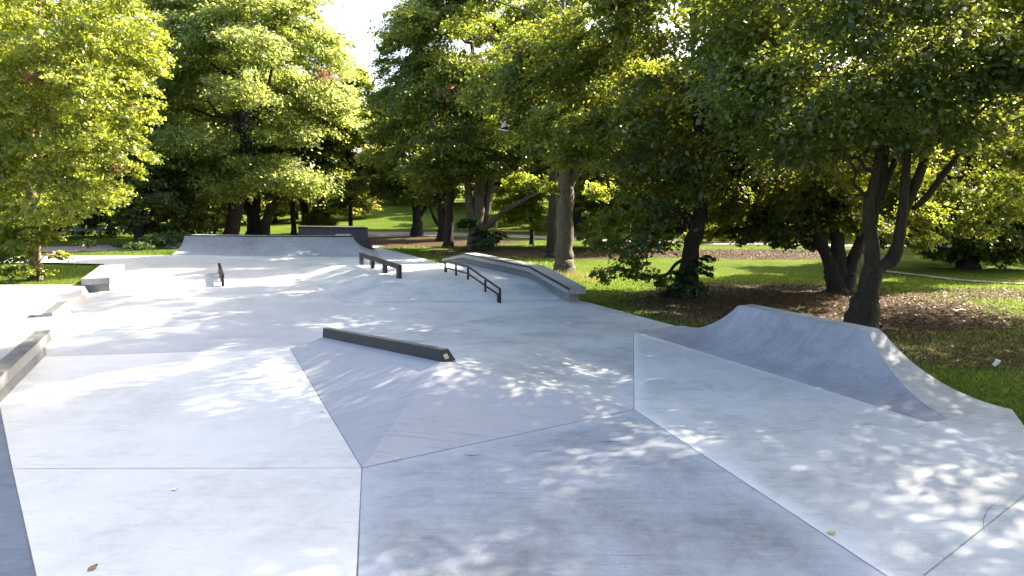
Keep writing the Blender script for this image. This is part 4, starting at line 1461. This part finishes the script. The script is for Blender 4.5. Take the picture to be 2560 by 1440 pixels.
iv = px_lobes([(1215, 610, d9 - .5, .8), (1200, 585, d9 - .5, .6), (1180, 560, d9 - .4, .5), (1225, 630, d9 - .8, .6), (1160, 560, d9 - .3, .5), (1240, 590, d9, .6)])
tree('green ivy and nettle clump round the foot of the three ruddy stems', [([b7 + Vector((.3, -.7, 0)), P(1205, 600, d9 - .7)], [.03, .015])], iv, 4500, .17, M['lf_ivy'], M['bark_dark'], cat='ivy', name='ivy_clump', seed=43, nlimb=3, limb_r=.02)

# T11 multi-stem behind the big right tree
d13 = 24.0
b11 = zz(P(2095, 722, d13), 0)
lob = lobes_env((P(2050, 300, d13).x, d13 + 1.2, 6.6), (5.2, 4.4, 4.6), 40, 2.4, (0.2, 0.3), 0.5, 51)
lob += px_lobes([(1990, 560, d13, .9), (2050, 540, d13 - .5, .9), (2130, 560, d13, .8), (1940, 520, d13, 1.0), (1880, 420, d13, 1.1), (2000, 450, d13 - 1, 1.1), (1840, 560, d13 + 1, .8), (1900, 575, d13 + 1.5, .7), (1960, 590, d13 + 1.5, .6), (2020, 585, d13 + 1, .6), (2090, 540, d13 - .6, .8), (1800, 520, d13 + 1, .9), (2170, 560, d13 + .6, .8), (2220, 580, d13 + 1, .7), (1870, 500, d13 + 2, 1.1), (2300, 540, d13 + 2, .9), (1850, 590, d13 + .8, .8), (1950, 602, d13 + .4, .7), (2040, 604, d13 + .4, .7), (1790, 580, d13 + 1.5, .8), (2200, 600, d13 + 1.5, .7), (2290, 600, d13 + 2.5, .8)])
tree('dark tree of several diverging stems behind the large forked tree at right',
     [([b11, P(2075, 660, d13), P(2050, 600, d13), P(2020, 500, d13), P(1980, 380, d13)], [.3, .24, .2, .15, .05]),
      ([b11 + Vector((.15, .1, 0)), P(2098, 650, d13), P(2092, 580, d13), P(2085, 440, d13), P(2080, 250, d13)], [.28, .24, .2, .16, .06]),
      ([b11 + Vector((.3, 0, 0)), P(2125, 670, d13), P(2150, 600, d13), P(2180, 480, d13), P(2220, 300, d13)], [.26, .22, .18, .13, .05])],
     lob, int(78000 * DENS), .17, M['lf_dark'], M['bark_dark'], group=GREEN, seed=51, nlimb=16, limb_r=.07)

# T12 big forked tree at right
d14 = 17.6
b12 = zz(P(2155, 808, d14), 0)
lob = lobes_env((8.8, d14 + .2, 10.0), (6.2, 5.2, 7.0), 62, 4.2, (0.20, 0.30), 0.5, 61)
lob += [(np.array(q), R) for q, R in (((9.8, 17.4, 12.2), 1.6), ((8.6, 16.6, 10.6), 1.4), ((7.6, 15.8, 9.6), 1.2), ((11.0, 18.2, 13.0), 1.4), ((6.4, 16.2, 10.2), 1.1), ((8.0, 13.9, 9.4), 1.3), ((9.4, 14.8, 10.8), 1.3), ((6.8, 13.4, 8.6), 1.1))]  # unseen upper lobes added to shade the pale slab and pyramid
lob = [l_ for l_ in lob if not (l_[0][0] > 11.2 and l_[0][2] > 6.5 and random.random() < .78)]  # lobes dropped on this side so sun spots reach the right slab
lob += px_lobes([(2200, 250, d14 - 2.6, .9), (2100, 230, d14 - 2.6, .9), (2000, 280, d14 - 2.2, .9), (2320, 260, d14 - 2.6, .9), (2420, 330, d14 - 2, 1.0), (2300, 150, d14 - 3.2, 1.0), (2150, 120, d14 - 3.2, 1.0), (1980, 160, d14 - 2, 1.0),
                 (2480, 220, d14 - 2.4, 1.0), (1900, 260, d14 - 1.4, .8), (2540, 400, d14 - 1, .9), (2450, 100, d14 - 3, 1.0), (2250, 350, d14 - 1.6, .5), (1840, 180, d14 - 1, .9), (2060, 60, d14 - 3, 1.0), (2560, 120, d14 - 3, 1.1), (2330, 30, d14 - 3.4, 1.1),
                 (2480, 470, d14 + 1.5, .9), (2540, 520, d14 + 2, .9), (2420, 560, d14 + 2.5, .8), (2380, 480, d14 + 2, .8), (2500, 60, d14 + 1, 1.3), (2590, 40, d14, 1.3), (2440, 10, d14 + 2, 1.3), (2560, -40, d14 + 1, 1.3), (2530, 110, d14 + 2.5, 1.2)])
stems12 = [([b12, P(2165, 745, d14), P(2178, 690, d14), P(2195, 650, d14)], [.36, .27, .27, .25]),
           ([P(2182, 680, d14), P(2180, 600, d14), P(2172, 520, d14 - .1), P(2190, 430, d14 - .2), P(2205, 330, d14 - .4), P(2215, 160, d14 - .6)], [.2, .17, .14, .1, .08, .03]),
           ([P(2180, 560, d14), P(2195, 490, d14), P(2215, 400, d14 + .2), P(2222, 250, d14 + .3)], [.12, .1, .08, .03]),
           ([P(2192, 665, d14), P(2232, 645, d14), P(2248, 590, d14 - .1), P(2262, 480, d14 - .2), P(2268, 370, d14 - .3), P(2290, 200, d14 - .4)], [.21, .18, .14, .11, .09, .04]),
           ([P(2254, 540, d14 - .1), P(2290, 460, d14), P(2320, 370, d14 + .1), P(2350, 270, d14 + .2), P(2375, 120, d14)], [.13, .12, .1, .08, .03]),
           ([P(2285, 520, d14 + .1), P(2320, 490, d14 + .2), P(2370, 420, d14 + .3), P(2430, 350, d14 + .4), P(2560, 290, d14 + .6)], [.07, .09, .08, .06, .03]),
           ([P(2320, 370, d14), P(2380, 330, d14 - .1), P(2440, 290, d14 - .2), P(2520, 200, d14 - .6)], [.07, .06, .045, .02]),
           ([P(2200, 500, d14), P(2240, 400, d14 + .3), P(2300, 320, d14 + .6), P(2330, 150, d14 + .6)], [.09, .075, .06, .02])]
tree('large near tree whose mossy trunk forks into a fan of boughs at right', stems12, lob, int(115000 * DENS), .155, M['lf_beech'], M['bark_mossy'], group=GREEN, seed=61, nlimb=30, limb_r=.06, shell=.1, spread=1.5)

# far right dark drooping tree, and its neighbour with sun behind
d15 = 32.0
tree('broad dark tree with foliage drooping to the ground at the far right', [([zz(P(2420, 665, d15), 0), P(2420, 560, d15), P(2430, 400, d15), P(2440, 150, d15)], [.4, .32, .25, .08])],
     lobes_env((P(2460, 300, d15).x, d15 + 1.5, 6.8), (5.8, 4.6, 6.4), 44, .7, (.2, .3), .5, 71) + px_lobes([(2330, 620, d15, .8), (2400, 630, d15, .9), (2480, 640, d15 - .5, .9), (2550, 640, d15 - .5, 1.0), (2360, 560, d15, 1.0), (2520, 590, d15 - 1, 1.1), (2280, 560, d15 + 1, 1.2), (2240, 500, d15 + 2, 1.3), (2300, 470, d15 + 1, 1.4), (2440, 600, d15 - .5, 1.0), (2560, 560, d15 - 1, 1.3), (2360, 640, d15 + .5, .7), (2600, 620, d15 - 1, 1.3), (2460, 540, d15, 1.3), (2400, 500, d15, 1.4)]),
     int(72000 * DENS), .22, M['lf_dark'], M['bark_dark'], group=GREEN, seed=71, nlimb=10, limb_r=.1)

# mid background trees closing the view
mid = [
    (1560, 46, 6.0, 14, 'bluish dark tree across the lawn in the gap right of the brown trunk', 'lf_dark'),
    (1880, 68, 6.5, 17, 'tall tree across the lawn behind the leaning trunk', 'lf_back'),
    (2200, 60, 5.5, 15, 'mid distance tree seen between the boughs of the forked tree', 'lf_maple'),
    (2620, 46, 7.0, 17, 'tall tree at the far right edge beyond the drooping tree', 'lf_back'),
    (1440, 66, 7.0, 20, 'high crowned tree far behind the brown mottled trunk', 'lf_back'),
    (1290, 72, 6.0, 22, 'pale high tree far behind the maple clump', 'lf_back'),
    (150, 58, 7.0, 20, 'tall dark tree behind the park benches', 'lf_dark'),
    (-60, 48, 6.0, 18, 'dense tree at the far left edge behind the hornbeam', 'lf_maple'),
    (330, 66, 7.0, 22, 'tall tree filling the gap between hornbeam and sycamore', 'lf_back'),
    (500, 78, 8.0, 24, 'tall woodland tree behind the left half of the sycamore', 'lf_dark'),
    (740, 82, 5.5, 15, 'tall woodland tree behind the right half of the sycamore', 'lf_dark'),
]
BACK = 'background trees beyond the lawn'
for k_, (u, d) in enumerate([(1330, 88), (1480, 84), (1620, 74), (1760, 80), (1900, 72), (2030, 66), (2180, 74), (2320, 62), (2480, 68), (2640, 60), (1700, 64), (1180, 96), (420, 92), (250, 84), (80, 76), (-90, 66), (640, 96), (1560, 92), (985, 108), (1090, 106), (1215, 104), (1400, 84)]):
    mid.append((u, d, 6.4, 13 if 940 < u < 1050 else 15 + (k_ * 7 % 5), None, ('lf_back', 'lf_dark', 'lf_maple')[k_ % 3]))
for i, (u, d, r, h, label, lf) in enumerate(mid):
    bb = zz(P(u, 590, d), float(terrain_z(np.array([0.0]), np.array([float(d)]))[0]))
    far_ = label is None
    lob = lobes_env((bb.x, d, h * (.46 if far_ else .54)), (r, r * .85, h * (.5 if far_ else .46)), 34, (3.6 if 900 < u < 1420 else .6) if far_ else 1.2, (.2, .32), .5, 100 + i)
    tree(label or 'background tree in the row that closes the view beyond the lawn', [([bb, bb + Vector((.2, 0, h * .3)), bb + Vector((-.2, .2, h * .6)), bb + Vector((.1, 0, h * .9))], [.4, .32, .22, .05])], lob, 15000 if far_ else 30000, (.46 if far_ else .34) + .002 * d, M[lf], M['bark_dark'], group=BACK if far_ else GREEN, seed=100 + i, nlimb=10, limb_r=.12)

# trees right of the frame whose crowns reach in and whose shade dapples the floor
for i, (x, y, r, h, label) in enumerate([(16.5, 13.5, 5.4, 17, 'tall tree outside the right edge, twigs hanging in at the top right'),
                                         (21, 21, 5.5, 17, 'tall tree outside the right edge of the lawn, farther back'),
                                         (14.5, 6.0, 5.0, 14, 'tall tree right of the floor beside the camera')]):
    lob = lobes_env((x, y, h * .6), (r, r, h * .38), 44, 3.0, (.26, .36), .3, 200 + i)
    if i == 0:
        lob += [(np.array(q), R) for q, R in (((12.2, 12.6, 9.2), 1.3), ((11.4, 11.4, 8.4), 1.2), ((13.2, 12.4, 9.8), 1.4), ((10.8, 12.2, 7.6), 1.0), ((12.6, 11.0, 8.0), 1.2), ((14.6, 14.8, 12.4), 1.6), ((13.4, 13.9, 11.2), 1.5), ((12.6, 14, 10.4), 1.2), ((15.8, 15.6, 13.4), 1.4))]  # unseen extra lobes, added to close sun gaps over the front slab
    tree(label, [([Vector((x, y, -.1)), Vector((x + .1, y, h * .35)), Vector((x - .2, y, h * .7)), Vector((x, y, h * .92))], [.35, .28, .18, .05])], lob, (48000, 32000, 50000)[i], .17, M['lf_dark'], M['bark_dark'], group=GREEN, seed=200 + i, nlimb=14, limb_r=.08, shell=.05, spread=2.0)

# distant wood: one mass
arr = []
rg = np.random.default_rng(5)
for k in range(420):
    x = rg.uniform(-130, 140)
    y = rg.uniform(98, 135) - 0.0012 * x * x * 0.5
    hmax = 15 + 4 * math.sin(x * .13) + rg.uniform(-2, 2)
    px = x / y
    if -0.27 < px < -0.12:
        hmax = min(hmax, 9)
    z0 = float(terrain_z(np.array([x]), np.array([y]))[0])
    q = np.array([x, y, z0 + rg.uniform(0.8, hmax)])
    R = rg.uniform(2.2, 3.6)
    kk = 150
    g = rg.normal(size=(kk, 3)) * np.array([R, R, R * .6]) * .5
    pos = q + g
    arr.append(leaves_at(pos, .85, .6, None, .6))
wo_ = fast_mesh('distant_wood', np.concatenate(arr), 4, M['lf_back'])
tag(wo_, 'far off wood closing the lawn behind the trees', 'wood', kind='stuff')

# undergrowth at left behind the floor and along the park edge
ug = []
for (u, v, d, R, k) in [(310, 612, 43.5, .35, 250), (395, 604, 44.5, .6, 600), (430, 592, 46, .6, 500), (345, 616, 42, .4, 350), (410, 578, 49, .9, 600), (460, 575, 52, .9, 600), (520, 576, 55, .8, 500), (220, 610, 41.5, .3, 120), (40, 585, 57.5, .8, 500), (110, 582, 58, .8, 500), (200, 580, 58, .7, 500), (280, 578, 58, .7, 500), (340, 575, 57, .7, 400), (-30, 585, 57, .9, 400), (60, 620, 41, .4, 300), (20, 630, 39, .4, 300)]:
    c = np.array(P(u, v, d))
    g = RNG.normal(size=(k, 3)) * np.array([R * 1.5, R, R * .45]) * .6
    pos = c + g
    pos[:, 2] = np.maximum(pos[:, 2], 0.05)
    ug.append(leaves_at(pos, .2, .7, None, .6))
tag(fast_mesh('undergrowth', np.concatenate(ug), 4, M['lf_ivy']), 'low leafy undergrowth between the benches and the far quarter pipe', 'undergrowth', kind='stuff')

# ------------------------------------------------------------------ grass blades and leaf litter


def in_poly(px_, py_, poly):
    ins_ = np.zeros(len(px_), bool)
    n = len(poly)
    j = n - 1
    for i in range(n):
        xi, yi, xj, yj = poly[i].x, poly[i].y, poly[j].x, poly[j].y
        c = ((yi > py_) != (yj > py_)) & (px_ < (xj - xi) * (py_ - yi) / (yj - yi + 1e-12) + xi)
        ins_ ^= c
        j = i
    return ins_


def litter_at(x, y):
    l_ = np.zeros(len(x))
    for (cx, cy, rx, ry, s) in LITTER:
        d = ((x - cx) / rx) ** 2 + ((y - cy) / ry) ** 2
        l_ = np.maximum(l_, s * np.clip(1.5 - d, 0, 1))
    return l_


def blades(n, box_, h, w, keep, mat, name, label):
    x = RNG.uniform(box_[0], box_[1], n)
    y = RNG.uniform(box_[2], box_[3], n)
    ok = ~in_poly(x, y, outer)
    lt_ = litter_at(x, y)
    ok &= RNG.uniform(size=n) > lt_ * 0.97 * keep
    x, y = x[ok], y[ok]
    k = len(x)
    z = terrain_z(x, y) - 0.01
    a = RNG.uniform(0, 2 * np.pi, k)
    hh = h * RNG.uniform(.5, 1.4, k)
    ww = w * RNG.uniform(.7, 1.3, k)
    lx, ly = RNG.normal(0, .45, k) * hh, RNG.normal(0, .45, k) * hh
    p0 = np.stack([x - np.cos(a) * ww, y - np.sin(a) * ww, z], 1)
    p1 = np.stack([x + np.cos(a) * ww, y + np.sin(a) * ww, z], 1)
    p2 = np.stack([x + lx, y + ly, z + hh], 1)
    co = np.stack([p0, p1, p2], 1).reshape(-1, 3)
    return co


g_all = [blades(90000, (3.5, 15, 7.5, 17), .065, .007, 1, None, '', ''), blades(60000, (1.5, 20, 16, 30), .075, .010, 1, None, '', ''), blades(26000, (-25, -15, 24.5, 34.5), .07, .012, 1, None, '', ''),
         blades(26000, (-9, 3, 30, 48), .09, .016, 1, None, '', ''), blades(16000, (-27, -18, 37, 42), .10, .016, .5, None, '', '')]
tag(fast_mesh('grass', np.concatenate(g_all), 3, M['blades']), 'short lawn grass along the edge of the skatepark', 'grass', kind='stuff')
# dry tufts at the foot of the brown trunk
tf_ = []
for (u, v, n_) in ((1440, 690, 260), (1395, 690, 130), (1470, 700, 120)):
    c = G(u, v)
    x = RNG.normal(c.x, .35, n_)
    y = RNG.normal(c.y, .25, n_)
    h = RNG.uniform(.12, .34, n_)
    lx, ly = RNG.normal(0, .4, n_) * h, RNG.normal(0, .4, n_) * h
    ww = .008
    co = np.stack([np.stack([x - ww, y, 0 * x - .05], 1), np.stack([x + ww, y, 0 * x - .05], 1), np.stack([x + lx, y + ly, h], 1)], 1).reshape(-1, 3)
    tf_.append(co)
tag(fast_mesh('dry_grass_tufts', np.concatenate(tf_), 3, M['straw']), 'dry pale grass tufts round the brown mottled trunk', 'grass', kind='stuff')
# fallen leaves on the soil
n_ = 60000
x = RNG.uniform(2, 20, n_)
y = RNG.uniform(11, 45, n_)
l_ = litter_at(x, y)
ok = (RNG.uniform(size=n_) < l_ * .9) & ~in_poly(x, y, outer)
x, y = x[ok], y[ok]
pos = np.stack([x, y, terrain_z(x, y) + .012], 1)
tag(fast_mesh('leaf_litter', leaves_at(pos, .075, 1.0, None, .3), 4, M['litter']), 'brown fallen leaves carpeting the ground under the right hand trees', 'leaf litter', kind='stuff')

# ------------------------------------------------------------------ small things
# loose leaves on the concrete


def loose_leaf(q, size, mat, label, ang, z=0.008):
    d = Vector((math.cos(ang), math.sin(ang), 0))
    s = Vector((-d.y, d.x, 0))
    mb = MB()
    prof = [(-.62, .02, .0), (-.5, .05, .0), (-.3, .34, .10), (0, .42, .16), (.28, .3, .12), (.5, .06, .22)]
    vs, fs = [], []
    for (t, w_, c_) in prof:
        for k in (-1, 0, 1):
            vs.append(Vector((q.x, q.y, q.z + z)) + (d * t + s * w_ * k) * size + UP * size * (c_ * abs(k) + .04 + max(0, t) * .2))
    for i in range(len(prof) - 1):
        for k in range(2):
            fs.append((i * 3 + k, i * 3 + k + 1, (i + 1) * 3 + k + 1, (i + 1) * 3 + k))
    mb.add(vs, fs)
    o = mb.build('fallen_leaf', mat, smooth=True)
    tag(o, label, 'leaf', 'loose leaves on the concrete')
    return o


loose_leaf(G(232, 1424), .085, M['leaf_brown'], 'curled brown leaf on the pale slab near the bottom left corner', 1.0)
loose_leaf(G(995, 1151, .02), .07, M['leaf_tan'], 'tan leaf at the foot of the pyramid beside the lower seam', -.3, .02)
loose_leaf(G(1060, 1028, .2), .05, M['leaf_tan'], 'small tan leaf lying on the front face of the pyramid', .2, .012)
loose_leaf(G(1642, 833), .10, M['leaf_orange'], 'orange leaf on the floor left of the right quarter pipe', .4)
loose_leaf(G(2078, 1336), .08, M['leaf_yellow'], 'yellow green leaf on the seam between dark and pale slabs at lower right', -.5)
loose_leaf(G(806, 1031), .06, M['leaf_tan'], 'small tan leaf on the pale slab left of the pyramid', .1)
loose_leaf(G(438, 1226), .07, M['paper'], 'small white petal like scrap on the pale front slab', .1)
loose_leaf(G(1430, 820), .08, M['leaf_yellow'], 'pale yellow leaf on the weathered slab behind the pyramid', .9)
# litter


def scrap(q, s, label, seed):
    rg_ = random.Random(seed)
    mb = MB()
    n = 4
    vs = [Vector((q.x + (i / (n - 1) - .5) * s * 1.6, q.y + (j / (n - 1) - .5) * s, q.z + .02 + rg_.uniform(0, .35) * s)) for j in range(n) for i in range(n)]
    mb.add(vs, [(j * n + i, j * n + i + 1, (j + 1) * n + i + 1, (j + 1) * n + i) for j in range(n - 1) for i in range(n - 1)])
    o = mb.build('paper_scrap', M['paper'])
    tag(o, label, 'litter', 'litter on the lawn')


scrap(G(2399, 778), .17, 'crumpled white paper scrap on the worn grass, the farther one', 1)
scrap(G(2286, 790), .10, 'tiny white paper scrap on the bare soil right of the forked tree', 2)
cq = G(2485, 911)
mb = MB()
mb.tube([cq + Vector((0, 0, -.02)), cq + Vector((.03, -.02, .03)), cq + Vector((.05, -.03, .09))], [.035, .04, .048], 14, cap=False)
mb.tube([cq + Vector((.05, -.03, .088)), cq + Vector((.052, -.031, .096))], [.05, .05], 14)
o = mb.build('paper_cup', M['paper'], smooth=False)
tag(o, 'small white drinking cup lying tilted in the grass beside the right quarter pipe', 'cup')
# slim pale post across the lawn
root = thing('wooden_post', zz(P(1241, 590, 52), 0), 'slim pale wooden post with a low rail across the lawn behind the maple clump', 'post')
q = zz(P(1241, 590, 52), 0)
mb = MB()
mb.box(q, Vector((.06, 0, 0)), Vector((0, .06, 0)), UP * 1.5)
mb.build('post', M['post_wood'], root)
mb = MB()
mb.box(q + Vector((1.3, 0, .62)), Vector((1.2, 0, 0)), Vector((0, .03, 0)), UP * .1)
mb.build('rail', M['post_wood'], root)
# pair of sneakers hanging from the bough of the brown-trunk maple


def shoe(q, d, up_, L, mat_up, label, name='sneaker'):
    d, up_ = Vector(d).normalized(), Vector(up_).normalized()
    s = d.cross(up_).normalized()
    root_ = thing(name, q, label, 'sneaker', 'sneakers hanging in the tree')
    sole, upm, lace = MB(), MB(), MB()
    outl = [(-.5, .11), (-.46, .135), (-.3, .14), (-.05, .12), (.2, .15), (.38, .14), (.47, .09), (.5, 0)]
    ring = [(t, w_) for t, w_ in outl] + [(t, -w_) for t, w_ in reversed(outl[:-1])]
    bot = [q + d * t * L + s * w_ * L for t, w_ in ring]
    top = [p_ + up_ * L * .11 for p_ in bot]
    n = len(ring)
    sole.add(bot + top, [tuple(range(n - 1, -1, -1)), tuple(range(n, 2 * n))] + [(i, (i + 1) % n, n + (i + 1) % n, n + i) for i in range(n)])
    sole.build('sole', M['shoe_white'], root_)
    secs = [(-.48, .10, .40), (-.36, .125, .44), (-.18, .12, .42), (0, .115, .34), (.18, .135, .25), (.36, .12, .20), (.46, .07, .16)]
    vs, fs = [], []
    for (t, w_, h_) in secs:
        for k in range(7):
            a = math.pi * k / 6
            vs.append(q + d * t * L + s * w_ * L * math.cos(a) * (1 if k in (0, 6) else .9) + up_ * (L * .1 + (h_ - .1) * L * math.sin(a)))
    for i in range(len(secs) - 1):
        for k in range(6):
            fs.append((i * 7 + k, i * 7 + k + 1, (i + 1) * 7 + k + 1, (i + 1) * 7 + k))
    fs += [tuple(range(7)), tuple((len(secs) - 1) * 7 + k for k in range(6, -1, -1))]
    upm.add(vs, fs)
    upm.build('upper', mat_up, root_, smooth=True)
    return root_


ds = d11 - 2.4
sq = P(1258, 326, ds)
sh1 = shoe(sq, (-1, -.15, .16), (.16, -.1, 1), .36, M['shoe_black'], 'black low sneaker with a thick white sole hanging level from the maple bough')
lc = MB()
lc.tube([sq + Vector((-.01, 0, .12)), sq + Vector((-.02, 0, .25)), P(1252, 303, ds)], .012, 6)
lc.build('lace', M['shoe_white'], sh1)
s2 = P(1263, 312, ds + .12)
sh2 = shoe(s2, (.15, .1, 1), (-1, -.2, .1), .32, M['shoe_grey'], 'pale grey canvas sneaker hanging toe up from the maple bough')
lc = MB()
lc.tube([s2 + Vector((-.05, 0, .1)), P(1256, 308, ds), P(1250, 302, ds)], .012, 6)
lc.build('lace', M['shoe_white'], sh2)

# ------------------------------------------------------------------ render settings
scene.view_settings.view_transform = 'Standard'
scene.view_settings.look = 'None'
scene.view_settings.gamma = 1.0
scene.view_settings.exposure = 2.42
cy = scene.cycles
cy.max_bounces = 8
cy.diffuse_bounces = 4
cy.glossy_bounces = 2
cy.transmission_bounces = 4
cy.transparent_max_bounces = 4
cy.caustics_reflective = False
cy.caustics_refractive = False
cy.use_denoising = True
cy.denoiser = 'OPENIMAGEDENOISE'
cy.denoising_input_passes = 'RGB_ALBEDO_NORMAL'
cy.denoising_prefilter = 'NONE'
cy.sample_clamp_indirect = 8.0
